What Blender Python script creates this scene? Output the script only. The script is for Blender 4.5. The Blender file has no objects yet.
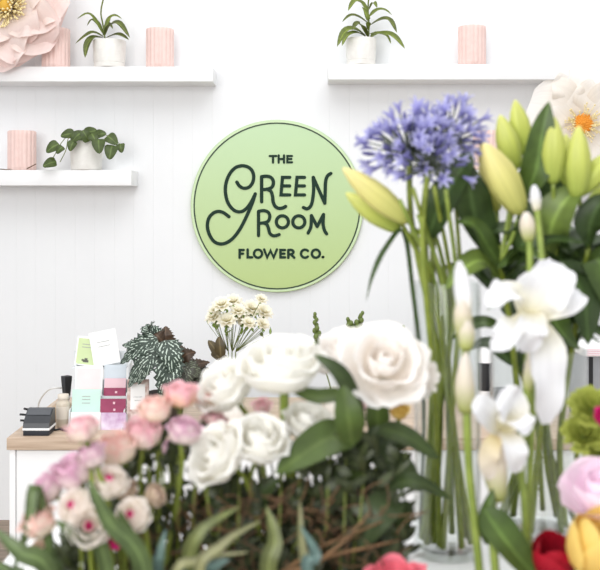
import bpy, math, random
from mathutils import Vector, Matrix, Quaternion
C = bpy.context.scene.collection
PI = math.pi
rnd = random.Random(7)

# ------------------------------------------------------------------ camera frame
F, CX, HY, CAMZ = 965.0, 300.0, 210.0, 1.606      # focal in pixels, horizon row, eye height

def at(px, py, Y):
    return Vector(((px - CX) * Y / F, Y, CAMZ - (py - HY) * Y / F))

# ------------------------------------------------------------------ materials
def lin(c):
    f = lambda v: v / 12.92 if v <= .04045 else ((v + .055) / 1.055) ** 2.4
    return tuple(f(v / 255.0) for v in c) + (1.0,)

def new_mat(name):
    m = bpy.data.materials.new(name); m.use_nodes = True
    nt = m.node_tree; nt.nodes.clear()
    out = nt.nodes.new('ShaderNodeOutputMaterial')
    return m, nt, out

def N(nt, kind, **kw):
    n = nt.nodes.new(kind)
    for k, v in kw.items():
        setattr(n, k, v)
    return n

def pbr(nt, col=None, rough=.5, metal=0.0, spec=.5):
    b = N(nt, 'ShaderNodeBsdfPrincipled')
    if col is not None: b.inputs['Base Color'].default_value = col
    b.inputs['Roughness'].default_value = rough
    b.inputs['Metallic'].default_value = metal
    b.inputs['Specular IOR Level'].default_value = spec
    return b

def noise_mix(nt, c1, c2, scale, detail=4, lo=.35, hi=.65, coord='Object', stretch=None):
    tc = N(nt, 'ShaderNodeTexCoord'); src = tc.outputs[coord]
    if stretch:
        mp = N(nt, 'ShaderNodeMapping'); mp.inputs['Scale'].default_value = stretch
        nt.links.new(src, mp.inputs['Vector']); src = mp.outputs['Vector']
    n = N(nt, 'ShaderNodeTexNoise'); n.inputs['Scale'].default_value = scale; n.inputs['Detail'].default_value = detail
    nt.links.new(src, n.inputs['Vector'])
    r = N(nt, 'ShaderNodeValToRGB')
    r.color_ramp.elements[0].position = lo; r.color_ramp.elements[0].color = c1
    r.color_ramp.elements[1].position = hi; r.color_ramp.elements[1].color = c2
    nt.links.new(n.outputs['Fac'], r.inputs['Fac'])
    return r.outputs['Color'], n.outputs['Fac']

def plain(name, c, rough=.5, metal=0.0, c2=None, scale=20, spec=.5, bump=0):
    m, nt, out = new_mat(name)
    b = pbr(nt, lin(c), rough, metal, spec)
    col, fac = noise_mix(nt, lin(c), lin(c2 or tuple(max(0, v - 5) for v in c)), scale)
    nt.links.new(col, b.inputs['Base Color'])
    if bump:
        bp = N(nt, 'ShaderNodeBump'); bp.inputs['Strength'].default_value = bump; bp.inputs['Distance'].default_value = .002
        nt.links.new(fac, bp.inputs['Height']); nt.links.new(bp.outputs['Normal'], b.inputs['Normal'])
    nt.links.new(b.outputs[0], out.inputs[0])
    return m

def petal_mat(name, base, tip, trans=.35, rough=.6, streak=0.0, mid=None):
    """colour runs from the petal's base to its tip (uv x), faint veins across it (uv y)"""
    m, nt, out = new_mat(name)
    uv = N(nt, 'ShaderNodeUVMap'); sx = N(nt, 'ShaderNodeSeparateXYZ'); nt.links.new(uv.outputs[0], sx.inputs[0])
    r = N(nt, 'ShaderNodeValToRGB')
    r.color_ramp.elements[0].position = .05; r.color_ramp.elements[0].color = lin(base)
    r.color_ramp.elements[1].position = .95; r.color_ramp.elements[1].color = lin(tip)
    if mid:
        e = r.color_ramp.elements.new(.5); e.color = lin(mid)
    nt.links.new(sx.outputs[0], r.inputs['Fac'])
    col = r.outputs['Color']
    if streak:
        w = N(nt, 'ShaderNodeTexNoise'); w.inputs['Scale'].default_value = 1.0; w.inputs['Detail'].default_value = 3
        mp = N(nt, 'ShaderNodeMapping'); mp.inputs['Scale'].default_value = (1.2, 22, 1)
        nt.links.new(uv.outputs[0], mp.inputs['Vector']); nt.links.new(mp.outputs[0], w.inputs['Vector'])
        mx = N(nt, 'ShaderNodeMix', data_type='RGBA', blend_type='MULTIPLY'); 
        rr = N(nt, 'ShaderNodeValToRGB'); rr.color_ramp.elements[0].position = .35; rr.color_ramp.elements[0].color = (1 - streak,) * 3 + (1,)
        rr.color_ramp.elements[1].position = .6; rr.color_ramp.elements[1].color = (1, 1, 1, 1)
        nt.links.new(w.outputs['Fac'], rr.inputs['Fac'])
        mx.inputs['Factor'].default_value = 1
        nt.links.new(col, mx.inputs['A']); nt.links.new(rr.outputs['Color'], mx.inputs['B']); col = mx.outputs['Result']
    b = pbr(nt, None, rough, 0, .25); nt.links.new(col, b.inputs['Base Color'])
    t = N(nt, 'ShaderNodeBsdfTranslucent'); nt.links.new(col, t.inputs['Color'])
    mix = N(nt, 'ShaderNodeMixShader'); mix.inputs[0].default_value = trans
    nt.links.new(b.outputs[0], mix.inputs[1]); nt.links.new(t.outputs[0], mix.inputs[2]); nt.links.new(mix.outputs[0], out.inputs[0])
    return m

def leaf_mat(name, c, vein=None, trans=.22, rough=.42):
    m, nt, out = new_mat(name)
    uv = N(nt, 'ShaderNodeUVMap'); sx = N(nt, 'ShaderNodeSeparateXYZ'); nt.links.new(uv.outputs[0], sx.inputs[0])
    d = N(nt, 'ShaderNodeMath', operation='SUBTRACT'); d.inputs[1].default_value = .5; nt.links.new(sx.outputs[1], d.inputs[0])
    a = N(nt, 'ShaderNodeMath', operation='ABSOLUTE'); nt.links.new(d.outputs[0], a.inputs[0])
    r = N(nt, 'ShaderNodeValToRGB'); v = vein or tuple(min(255, int(x * 1.25 + 12)) for x in c)
    r.color_ramp.elements[0].position = .0; r.color_ramp.elements[0].color = lin(v)
    r.color_ramp.elements[1].position = .09; r.color_ramp.elements[1].color = lin(c)
    e = r.color_ramp.elements.new(.5); e.color = lin(tuple(int(x * .9) for x in c))
    nt.links.new(a.outputs[0], r.inputs['Fac'])
    nz, _ = noise_mix(nt, (.75, .75, .75, 1), (1.15, 1.15, 1.1, 1), 45)
    mx = N(nt, 'ShaderNodeMix', data_type='RGBA', blend_type='MULTIPLY'); mx.inputs['Factor'].default_value = 1
    nt.links.new(r.outputs['Color'], mx.inputs['A']); nt.links.new(nz, mx.inputs['B'])
    col = mx.outputs['Result']
    b = pbr(nt, None, rough, 0, .4); nt.links.new(col, b.inputs['Base Color'])
    t = N(nt, 'ShaderNodeBsdfTranslucent'); nt.links.new(col, t.inputs['Color'])
    mix = N(nt, 'ShaderNodeMixShader'); mix.inputs[0].default_value = trans
    nt.links.new(b.outputs[0], mix.inputs[1]); nt.links.new(t.outputs[0], mix.inputs[2]); nt.links.new(mix.outputs[0], out.inputs[0])
    return m

def begonia_mat(name, dark, silver, lo=.30):
    """dark veins, silver flashes between them"""
    m, nt, out = new_mat(name)
    uv = N(nt, 'ShaderNodeUVMap'); sx = N(nt, 'ShaderNodeSeparateXYZ'); nt.links.new(uv.outputs[0], sx.inputs[0])
    d = N(nt, 'ShaderNodeMath', operation='SUBTRACT'); d.inputs[1].default_value = .5; nt.links.new(sx.outputs[1], d.inputs[0])
    a = N(nt, 'ShaderNodeMath', operation='ABSOLUTE'); nt.links.new(d.outputs[0], a.inputs[0])
    m1 = N(nt, 'ShaderNodeMath', operation='MULTIPLY'); m1.inputs[1].default_value = 42; nt.links.new(sx.outputs[0], m1.inputs[0])
    m2 = N(nt, 'ShaderNodeMath', operation='MULTIPLY'); m2.inputs[1].default_value = -40; nt.links.new(a.outputs[0], m2.inputs[0])
    ad = N(nt, 'ShaderNodeMath', operation='ADD'); nt.links.new(m1.outputs[0], ad.inputs[0]); nt.links.new(m2.outputs[0], ad.inputs[1])
    sn = N(nt, 'ShaderNodeMath', operation='SINE'); nt.links.new(ad.outputs[0], sn.inputs[0])
    edge = N(nt, 'ShaderNodeMath', operation='COMPARE'); edge.inputs[1].default_value = .235; edge.inputs[2].default_value = .185
    nt.links.new(a.outputs[0], edge.inputs[0])
    g = N(nt, 'ShaderNodeMath', operation='GREATER_THAN'); g.inputs[1].default_value = lo; nt.links.new(sn.outputs[0], g.inputs[0])
    mu = N(nt, 'ShaderNodeMath', operation='MULTIPLY'); nt.links.new(g.outputs[0], mu.inputs[0]); nt.links.new(edge.outputs[0], mu.inputs[1])
    tc = N(nt, 'ShaderNodeTexCoord'); nz = N(nt, 'ShaderNodeTexNoise'); nz.inputs['Scale'].default_value = 110; nt.links.new(tc.outputs['Object'], nz.inputs['Vector'])
    gt = N(nt, 'ShaderNodeMath', operation='GREATER_THAN'); gt.inputs[1].default_value = .47; nt.links.new(nz.outputs['Fac'], gt.inputs[0])
    mu2 = N(nt, 'ShaderNodeMath', operation='MULTIPLY'); nt.links.new(mu.outputs[0], mu2.inputs[0]); nt.links.new(gt.outputs[0], mu2.inputs[1]); mu = mu2
    mx = N(nt, 'ShaderNodeMix', data_type='RGBA'); mx.inputs['A'].default_value = lin(dark); mx.inputs['B'].default_value = lin(silver)
    nt.links.new(mu.outputs[0], mx.inputs['Factor'])
    b = pbr(nt, None, .45); nt.links.new(mx.outputs['Result'], b.inputs['Base Color']); nt.links.new(b.outputs[0], out.inputs[0])
    return m

def glass_mat(name, ior, tint=(1, 1, 1, 1), rough=0.0):
    m, nt, out = new_mat(name)
    b = pbr(nt, tint, rough); b.inputs['Transmission Weight'].default_value = 1; b.inputs['IOR'].default_value = ior
    nt.links.new(b.outputs[0], out.inputs[0]); return m

def wood_mat(name, c1, c2, plank=None, rough=.5, stretch=(2, 30, 30)):
    m, nt, out = new_mat(name)
    col, fac = noise_mix(nt, lin(c1), lin(c2), 3.0, 8, .3, .7, 'Object', stretch)
    b = pbr(nt, None, rough)
    if plank:
        tc = N(nt, 'ShaderNodeTexCoord'); br = N(nt, 'ShaderNodeTexBrick')
        br.inputs['Color1'].default_value = (.8, .8, .8, 1); br.inputs['Color2'].default_value = (1.1, 1.1, 1.1, 1); br.inputs['Mortar'].default_value = (.2, .18, .16, 1)
        br.inputs['Scale'].default_value = 1; br.inputs['Brick Width'].default_value = plank[0]; br.inputs['Row Height'].default_value = plank[1]; br.inputs['Mortar Size'].default_value = .004
        nt.links.new(tc.outputs['Object'], br.inputs['Vector'])
        mx = N(nt, 'ShaderNodeMix', data_type='RGBA', blend_type='MULTIPLY'); mx.inputs['Factor'].default_value = 1
        nt.links.new(col, mx.inputs['A']); nt.links.new(br.outputs['Color'], mx.inputs['B']); col = mx.outputs['Result']
    nt.links.new(col, b.inputs['Base Color']); nt.links.new(b.outputs[0], out.inputs[0])
    return m

def sign_mat(name):
    m, nt, out = new_mat(name)
    tc = N(nt, 'ShaderNodeTexCoord'); sx = N(nt, 'ShaderNodeSeparateXYZ'); nt.links.new(tc.outputs['Object'], sx.inputs[0])
    mr = N(nt, 'ShaderNodeMapRange'); mr.inputs['From Min'].default_value = -.45; mr.inputs['From Max'].default_value = .45
    nt.links.new(sx.outputs[2], mr.inputs['Value'])
    r = N(nt, 'ShaderNodeValToRGB')                        # green runs from lime below to mint above
    r.color_ramp.elements[0].position = .05; r.color_ramp.elements[0].color = lin((182, 202, 132))
    r.color_ramp.elements[1].position = .95; r.color_ramp.elements[1].color = lin((190, 216, 172))
    nt.links.new(mr.outputs[0], r.inputs['Fac'])
    b = pbr(nt, None, .45); nt.links.new(r.outputs['Color'], b.inputs['Base Color']); nt.links.new(b.outputs[0], out.inputs[0])
    return m

M = {}
M['wall'] = plain('painted_panel', (238, 239, 240), .55, c2=(236, 237, 238), scale=3)
M['white'] = plain('white_paint', (243, 243, 243), .4, scale=5)
M['floor'] = wood_mat('floor_boards', (118, 100, 84), (160, 142, 124), (1.3, .12), .5, (2, 26, 1))
M['worktop'] = wood_mat('oak_worktop', (176, 152, 130), (212, 190, 168), None, .45, (1.5, 28, 28))
M['sign'] = sign_mat('sign_green')
M['ink'] = plain('dark_green_ink', (30, 54, 42), .6, spec=.2)
M['ring'] = plain('dark_ring_ink', (40, 62, 40), .5)
M['sign_edge'] = plain('sign_edge', (205, 226, 182), .5)
M['vase_pink'] = plain('pink_glaze', (238, 210, 202), .5, c2=(234, 203, 195), scale=30)
M['pot_white'] = plain('white_glaze', (238, 236, 230), .4, c2=(230, 227, 221), scale=40)
M['soil'] = plain('potting_soil', (70, 58, 48), .95, c2=(40, 32, 26), scale=200)
M['black'] = plain('black_plastic', (32, 33, 36), .4)
M['charcoal'] = plain('charcoal_plastic', (52, 54, 58), .35)
M['screen'] = plain('screen_glass', (84, 86, 90), .25)
M['navy'] = plain('dark_base_plastic', (30, 34, 44), .45)
M['silver'] = plain('brushed_silver', (190, 190, 192), .3, .8)
M['cable_white'] = plain('white_cable', (225, 225, 222), .5)
M['kraft'] = plain('kraft_card', (190, 165, 138), .8)
M['cream'] = plain('cream_label', (222, 212, 198), .6)
M['grey'] = plain('grey_lacquer', (150, 152, 156), .4)
def thin_glass(name, tint, f0, f1, pw=7):
    m, nt, out = new_mat(name)
    tr_ = N(nt, 'ShaderNodeBsdfTransparent'); tr_.inputs['Color'].default_value = tint
    g = N(nt, 'ShaderNodeBsdfGlossy'); g.inputs['Roughness'].default_value = .02
    lw = N(nt, 'ShaderNodeLayerWeight'); lw.inputs['Blend'].default_value = .5
    mr = N(nt, 'ShaderNodeMath', operation='POWER'); mr.inputs[1].default_value = pw; nt.links.new(lw.outputs['Facing'], mr.inputs[0])
    ma = N(nt, 'ShaderNodeMath', operation='MULTIPLY_ADD'); ma.inputs[1].default_value = f1; ma.inputs[2].default_value = f0; nt.links.new(mr.outputs[0], ma.inputs[0])
    mx = N(nt, 'ShaderNodeMixShader'); nt.links.new(ma.outputs[0], mx.inputs[0]); nt.links.new(tr_.outputs[0], mx.inputs[1]); nt.links.new(g.outputs[0], mx.inputs[2])
    nt.links.new(mx.outputs[0], out.inputs[0]); return m
M['glass'] = thin_glass('clear_glass', (.98, .99, .984, 1), .06, .9, 4)
M['water'] = thin_glass('water', (.992, .997, .992, 1), .01, .2)
M['acrylic'] = plain('clear_white_acrylic', (226, 230, 232), .2)
M['bottle'] = plain('amber_cream_liquid', (206, 194, 176), .15)
M['terracotta'] = plain('dark_pot', (74, 66, 60), .6)
M['bucket'] = plain('grey_zinc', (120, 122, 120), .45, .5)
card = lambda n, c, **k: plain(n, c, .6, **k)
M['c_green'] = card('card_green', (206, 222, 170)); M['c_white'] = card('card_white', (246, 246, 245)); M['c_pink'] = card('card_pink', (247, 226, 226))
M['c_mint'] = card('card_mint', (204, 231, 221)); M['c_wine'] = card('card_wine', (158, 62, 96), c2=(140, 48, 84)); M['c_palepink'] = card('card_pale_pink', (236, 202, 210))
M['c_lilac'] = card('card_lilac', (226, 216, 232), c2=(172, 120, 168), scale=16); M['c_floral'] = card('card_floral', (226, 214, 206), c2=(176, 140, 132), scale=60)
M['c_print'] = card('card_print', (165, 170, 165)); M['c_dark'] = card('card_dark', (92, 92, 84)); M['c_silver'] = plain('foil_card', (196, 206, 214), .3)
M['rose'] = petal_mat('rose_white', (246, 243, 226), (248, 247, 243), .38, mid=(247, 245, 238))
M['rose_blush'] = petal_mat('rose_white_blush', (248, 240, 230), (250, 247, 244), .4, mid=(249, 244, 239))
M['pink'] = petal_mat('rose_pink', (246, 240, 210), (240, 190, 200), .4, streak=.14, mid=(249, 232, 224))
M['peach'] = petal_mat('rose_peach', (246, 240, 206), (243, 200, 192), .4, streak=.12, mid=(250, 236, 222))
M['lilacpink'] = petal_mat('rose_lilac_pink', (246, 236, 224), (228, 182, 206), .4, streak=.24, mid=(246, 228, 228))
M['salmon'] = petal_mat('rose_salmon', (238, 224, 166), (244, 196, 206), .4, streak=.12, mid=(246, 206, 188))
M['cream_pink'] = petal_mat('spray_rose_cream', (252, 248, 238), (253, 247, 243), .5, mid=(252, 246, 238))
M['magenta'] = petal_mat('spray_rose_heart', (224, 40, 130), (240, 110, 170), .3)
M['magentabud'] = petal_mat('magenta_bud', (214, 40, 120), (226, 60, 140), .3)
M['beige'] = petal_mat('rose_beige', (206, 196, 150), (226, 202, 186), .35, mid=(222, 206, 180))
M['red'] = petal_mat('tulip_red', (120, 10, 24), (176, 22, 44), .25, streak=.2)
M['yellow'] = petal_mat('tulip_yellow', (234, 192, 96), (242, 214, 126), .3, streak=.08)
M['peony'] = petal_mat('peony_pink', (250, 226, 240), (252, 234, 246), .35, streak=.05)
M['coral'] = petal_mat('coral_petal', (238, 112, 150), (242, 132, 146), .3)
M['iris'] = petal_mat('iris_white', (236, 230, 200), (234, 234, 238), .28, streak=.10, mid=(236, 236, 238))
M['irisold'] = petal_mat('iris_faded', (232, 214, 160), (232, 224, 214), .35)
M['paper_pink'] = petal_mat('paper_pink', (252, 240, 230), (252, 231, 226), .35, .8, streak=.05, mid=(253, 238, 232))
M['paper_white'] = petal_mat('paper_cream', (248, 238, 224), (253, 249, 244), .25, .8, streak=.06)
M['stamen'] = plain('stamen_cream', (244, 226, 170), .7); M['stamen_gold'] = plain('stamen_gold', (224, 178, 70), .7); M['stamen_orange'] = plain('stamen_orange', (232, 150, 44), .7)
M['aga'] = petal_mat('agapanthus_petal', (150, 146, 204), (198, 198, 234), .35, streak=.12, mid=(172, 170, 220))
M['agabud'] = petal_mat('agapanthus_bud', (84, 84, 124), (130, 126, 186), .25)
M['agaped'] = plain('agapanthus_pedicel', (70, 78, 58), .5)
M['lilybud'] = petal_mat('lily_bud', (164, 184, 84), (226, 226, 140), .25, .4, streak=.13, mid=(204, 212, 110))
M['lilyyel'] = petal_mat('lily_bud_pale', (190, 196, 104), (242, 226, 166), .25, .4, streak=.10, mid=(228, 222, 140))
M['lily_leaf'] = leaf_mat('lily_leaf', (78, 100, 46)); M['lily_leaf2'] = leaf_mat('lily_leaf_dark', (60, 80, 40)); M['lily_leaf3'] = leaf_mat('lily_leaf_light', (108, 128, 60))
M['rose_leaf'] = leaf_mat('rose_leaf', (78, 97, 46), (96, 114, 60)); M['rose_leaf2'] = leaf_mat('rose_leaf_dark', (60, 76, 40), (74, 90, 50))
M['blade'] = leaf_mat('blade_leaf', (88, 106, 64)); M['blade2'] = leaf_mat('blade_leaf_olive', (104, 112, 64)); M['blade3'] = leaf_mat('blade_leaf_teal', (104, 130, 124)); M['blade4'] = leaf_mat('blade_leaf_grey', (128, 128, 90))
M['stem'] = plain('green_stem', (132, 144, 54), .5, c2=(112, 126, 42), scale=60); M['stem2'] = plain('dark_green_stem', (112, 124, 48), .5, c2=(92, 104, 38), scale=60)
M['stem3'] = plain('bright_stem', (138, 154, 68), .5, c2=(118, 136, 54), scale=60)
M['sepal'] = leaf_mat('sepal', (128, 152, 74)); M['spathe'] = petal_mat('iris_spathe', (188, 196, 116), (240, 232, 224), .35, streak=.1, mid=(236, 226, 208))
M['plant'] = leaf_mat('houseplant_leaf', (116, 130, 56)); M['plant2'] = leaf_mat('houseplant_leaf_olive', (98, 108, 50)); M['vine'] = leaf_mat('trailing_leaf', (84, 100, 54))
M['spraywhite'] = petal_mat('spray_white', (240, 232, 190), (252, 249, 238), .4, mid=(250, 246, 230))
M['begonia'] = begonia_mat('begonia_leaf', (38, 54, 42), (182, 196, 182), .4); M['begonia2'] = begonia_mat('begonia_leaf_dusky', (60, 60, 48), (136, 146, 120), .75)
M['brown'] = leaf_mat('bronze_leaf', (96, 84, 58)); M['bronze'] = leaf_mat('begonia_bronze', (84, 66, 52))
M['mum'] = petal_mat('chrysanthemum_green', (140, 150, 62), (186, 194, 96), .3)
M['spike'] = plain('spike_green', (112, 128, 62), .6, c2=(86, 102, 48), scale=120)
M['filler'] = leaf_mat('filler_leaf', (58, 66, 38)); M['twig'] = plain('brown_twig', (112, 84, 56), .8, c2=(80, 58, 40), scale=50); M['raffia'] = plain('orange_raffia', (134, 100, 66), .8, c2=(94, 70, 46), scale=50)
M['dry'] = leaf_mat('dry_leaf', (104, 84, 60))

# ------------------------------------------------------------------ mesh builder
def cat(pts, n):
    """Catmull-Rom through pts, n+1 samples (works on tuples or Vectors)"""
    P = [Vector(p) for p in pts]
    if len(P) == 2:
        return [P[0].lerp(P[1], i / n) for i in range(n + 1)]
    P = [P[0] * 2 - P[1]] + P + [P[-1] * 2 - P[-2]]
    out = []; k = len(P) - 3
    for i in range(n + 1):
        u = i / n * k; j = min(int(u), k - 1); t = u - j
        a, b, c, d = P[j:j + 4]
        out.append(.5 * ((2 * b) + (c - a) * t + (2 * a - 5 * b + 4 * c - d) * t * t + (3 * b - a - 3 * c + d) * t ** 3))
    return out

class MB:
    def __init__(s): s.v = []; s.f = []; s.uv = []
    def add(s, vs, fs, uvs=None):
        o = len(s.v); s.v += [Vector(v) for v in vs]; s.uv += (uvs or [(0.5, 0.5)] * len(vs)); s.f += [tuple(i + o for i in f) for f in fs]
        return s
    def box(s, a, b, rot=None, bev=0):
        x0, y0, z0 = a; x1, y1, z1 = b
        if bev:
            return s.rbox(a, b, bev)
        vs = [(x0, y0, z0), (x1, y0, z0), (x1, y1, z0), (x0, y1, z0), (x0, y0, z1), (x1, y0, z1), (x1, y1, z1), (x0, y1, z1)]
        return s.add(vs, [(3, 2, 1, 0), (4, 5, 6, 7), (0, 1, 5, 4), (1, 2, 6, 5), (2, 3, 7, 6), (3, 0, 4, 7)])
    def rbox(s, a, b, r):
        """box with chamfered edges"""
        import bmesh
        bm = bmesh.new(); bmesh.ops.create_cube(bm, size=1)
        for v in bm.verts:
            v.co = Vector(((a[i] + b[i]) / 2 + v.co[i] * (b[i] - a[i]) for i in range(3)))
        bmesh.ops.bevel(bm, geom=bm.edges[:], offset=r, segments=2, affect='EDGES', profile=.6)
        bm.verts.index_update()
        s.add([v.co.copy() for v in bm.verts], [tuple(v.index for v in f.verts) for f in bm.faces]); bm.free(); return s
    def tube(s, pts, rad, n=7, k=10, caps=True):
        P = cat(pts, k)
        R = rad if callable(rad) else (lambda t: rad)
        up = Vector((.13, .9, .4)); vs = []; uvs = []
        for i, p in enumerate(P):
            T = (P[min(i + 1, k)] - P[max(i - 1, 0)]).normalized()
            if abs(T.dot(up)) > .95: up = Vector((.9, .1, .3))
            A = T.cross(up).normalized(); B = T.cross(A)
            for j in range(n):
                a = 2 * PI * j / n; vs.append(p + (A * math.cos(a) + B * math.sin(a)) * R(i / k)); uvs.append((i / k, j / n))
        fs = [(i * n + j, i * n + (j + 1) % n, (i + 1) * n + (j + 1) % n, (i + 1) * n + j) for i in range(k) for j in range(n)]
        if caps: fs += [tuple(range(n))[::-1], tuple(k * n + j for j in range(n))]
        return s.add(vs, fs, uvs)
    def lathe(s, prof, n=32, c=(0, 0, 0), mod=None):
        vs = []; uvs = []; c = Vector(c); k = len(prof)
        for i, (r, z) in enumerate(prof):
            for j in range(n):
                a = 2 * PI * j / n; rr = r * (mod(a, i) if mod else 1)
                vs.append(c + Vector((rr * math.cos(a), rr * math.sin(a), z))); uvs.append((i / max(1, k - 1), j / n))
        fs = [(i * n + j, i * n + (j + 1) % n, (i + 1) * n + (j + 1) % n, (i + 1) * n + j) for i in range(k - 1) for j in range(n)]
        if prof[0][0] > 1e-6: fs.append(tuple(range(n))[::-1])
        if prof[-1][0] > 1e-6: fs.append(tuple((k - 1) * n + j for j in range(n)))
        return s.add(vs, fs, uvs)
    def ball(s, c, r, n=8, sq=(1, 1, 1)):
        c = Vector(c); vs = []; m = n // 2 + 1
        for i in range(m + 1):
            th = PI * i / m
            for j in range(n):
                a = 2 * PI * j / n
                vs.append(c + Vector((math.sin(th) * math.cos(a) * r * sq[0], math.sin(th) * math.sin(a) * r * sq[1], -math.cos(th) * r * sq[2])))
        return s.add(vs, [(i * n + j, i * n + (j + 1) % n, (i + 1) * n + (j + 1) % n, (i + 1) * n + j) for i in range(m) for j in range(n)])
    def sheet(s, pts, width, face=(0, -.6, .8), cup=0, fold=0, ruf=0, rf=3, nu=12, nv=6, ph=0, zig=0):
        P = cat(pts, nu); face = Vector(face); vs = []; uvs = []
        for i, p in enumerate(P):
            u = i / nu; T = (P[min(i + 1, nu)] - P[max(i - 1, 0)]).normalized()
            S = T.cross(face)
            S = S.normalized() if S.length > 1e-4 else Vector((1, 0, 0))
            n_ = S.cross(T).normalized(); w = max(width(u), 1e-5)
            for j in range(nv + 1):
                v = -1 + 2 * j / nv
                ww = w * (1 + (zig * (1 if i % 2 else -1) * abs(v) ** 3 if 0 < i < nu else 0))
                q = p + S * ww * v + n_ * w * (cup * v * v + fold * abs(v) + ruf * abs(v) ** 1.5 * math.sin(rf * 2 * PI * u + ph + (1.7 if v > 0 else 0)))
                vs.append(q); uvs.append((u, j / nv))
        m = nv + 1
        return s.add(vs, [(i * m + j, i * m + j + 1, (i + 1) * m + j + 1, (i + 1) * m + j) for i in range(nu) for j in range(nv)], uvs)
    def wrap(s, phi, half, prof, tip=.25, ruf=0, rf=2, nu=9, nv=9, ph=0, spiral=.07, wp=None):
        """petal wrapped round the z axis; prof = (r, z) points from base to tip"""
        P = [(q.x, q.y) for q in cat([(r, z, 0) for r, z in prof], 40)]
        vs = []; uvs = []
        for i in range(nu + 1):
            for j in range(nv + 1):
                t = -1 + 2 * j / nv; u = i / nu
                e = u * (1 - tip * abs(t) ** 2.4)
                x = e * 40; k = min(int(x), 39); f = x - k
                r = P[k][0] * (1 - f) + P[k + 1][0] * f; z = P[k][1] * (1 - f) + P[k + 1][1] * f
                wv = wp(u) if wp else (.45 + .55 * math.sin(min(1, u * 1.3) * PI / 2))
                r *= 1 + spiral * t; r += ruf * u * u * math.sin(rf * PI * t + ph); z += ruf * .6 * u * u * math.cos(rf * PI * t + ph * 1.7)
                a = phi + half * t * wv
                vs.append(Vector((r * math.cos(a), r * math.sin(a), z))); uvs.append((u, j / nv))
        m = nv + 1
        return s.add(vs, [(i * m + j, i * m + j + 1, (i + 1) * m + j + 1, (i + 1) * m + j) for i in range(nu) for j in range(nv)], uvs)
    def mesh(s, name, mat, off=None, smooth=True):
        me = bpy.data.meshes.new(name)
        vs = [v - off for v in s.v] if off is not None else s.v
        me.from_pydata([tuple(v) for v in vs], [], s.f)
        ul = me.uv_layers.new(name='UVMap')
        for lp in me.loops: ul.data[lp.index].uv = s.uv[lp.vertex_index]
        me.materials.append(M[mat])
        if smooth:
            for p in me.polygons: p.use_smooth = True
        me.update(); return me
    def part(s, name, mat, root, smooth=True):
        """a child mesh; vertices given in world space"""
        off = Vector(root['_o']) if '_o' in root.keys() else root.matrix_world.translation.copy()
        o = bpy.data.objects.new(name, s.mesh(name, mat, off, smooth)); C.objects.link(o); o.parent = root
        o['_o'] = tuple(off)
        return o
    def obj(s, name, mat, loc=None, smooth=True, **kw):
        loc = Vector(loc) if loc is not None else Vector((0, 0, 0))
        o = bpy.data.objects.new(name, s.mesh(name, mat, loc, smooth)); C.objects.link(o); o.location = loc
        o['_o'] = tuple(loc)
        for k, v in kw.items(): o[k] = v
        return o

def thing(name, loc, label, cat_, group=None):
    o = bpy.data.objects.new(name, None); C.objects.link(o); o.location = loc; o.empty_display_size = .02
    o['label'] = label; o['category'] = cat_; o['_o'] = tuple(loc)
    if group: o['group'] = group
    return o

def structure(mb, name, mat, **k):
    return mb.obj(name, mat, kind='structure', **k)

def smooth_by_angle(o, deg=35):
    me = o.data
    import bmesh
    bm = bmesh.new(); bm.from_mesh(me)
    for e in bm.edges:
        if len(e.link_faces) == 2 and e.calc_face_angle(0) > math.radians(deg): e.smooth = False
    bm.to_mesh(me); bm.free()

def axis_matrix(center, axis, R, spin=0):
    q = Vector(axis).normalized().to_track_quat('Z', 'Y')
    return Matrix.Translation(center) @ q.to_matrix().to_4x4() @ Matrix.Rotation(spin, 4, 'Z') @ Matrix.Scale(R, 4)

def stamp(name, mesh, root, Mx, mat=None):
    """a shared mesh put under root with a world matrix"""
    o = bpy.data.objects.new(name, mesh); C.objects.link(o); o.parent = root
    o.matrix_local = Matrix.Translation(-Vector(root['_o'])) @ Mx
    if mat:
        o.material_slots[0].link = 'OBJECT'; o.material_slots[0].material = M[mat]
    return o

# ------------------------------------------------------------------ the setting
WALLY = 5.0
mb = MB()                                           # v-jointed boards, 10 cm apart
x = -3.6; prof = []
while x < 3.6:
    prof += [(x, 0), (x + .0997, 0), (x + .1006, .0011)]; x += .1015
vs = [(px_, WALLY + d, z) for z in (0, 3.2) for px_, d in prof]
n = len(prof)
mb.add(vs, [(i, i + 1, n + i + 1, n + i) for i in range(n - 1)])
mb.add([(-3.6, WALLY + .01, 0), (3.6, WALLY + .01, 0), (3.6, WALLY + .08, 0), (-3.6, WALLY + .08, 0), (-3.6, WALLY + .01, 3.2), (3.6, WALLY + .01, 3.2), (3.6, WALLY + .08, 3.2), (-3.6, WALLY + .08, 3.2)],
       [(3, 2, 1, 0), (4, 5, 6, 7), (1, 2, 6, 5), (2, 3, 7, 6), (3, 0, 4, 7)])
structure(mb, 'wall_back', 'wall', smooth=False)
structure(MB().box((-3.6, -1.6, -.05), (3.6, WALLY + .08, 0)), 'floor', 'floor', smooth=False)

# shelves
def shelf(x0, x1, ytop, ybot, label, depth=.19):
    Yf = WALLY - depth
    a = at(x0, ybot, Yf); b = at(x1, ytop, Yf)
    mb = MB().rbox((a.x, Yf, a.z), (b.x, WALLY + .001, b.z), .003)
    o = mb.obj('floating_shelf', 'white', ((a.x + b.x) / 2, WALLY, a.z), label=label, category='shelf', group='floating wall shelves')
    smooth_by_angle(o)
    return b.z
ZU = shelf(-60, 213, 66.5, 81.5, 'long white floating shelf at upper left holding a pink paper flower')
ZR = shelf(328.5, 569, 64, 79.5, 'white floating shelf at upper right holding one pot and one vase')
ZL = shelf(-60, 131.5, 170, 185.5, 'shorter white floating shelf below another, holding a trailing plant')
ZW = shelf(468, 690, 170, 185.5, 'white floating shelf at right mostly hidden behind lily buds')

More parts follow.
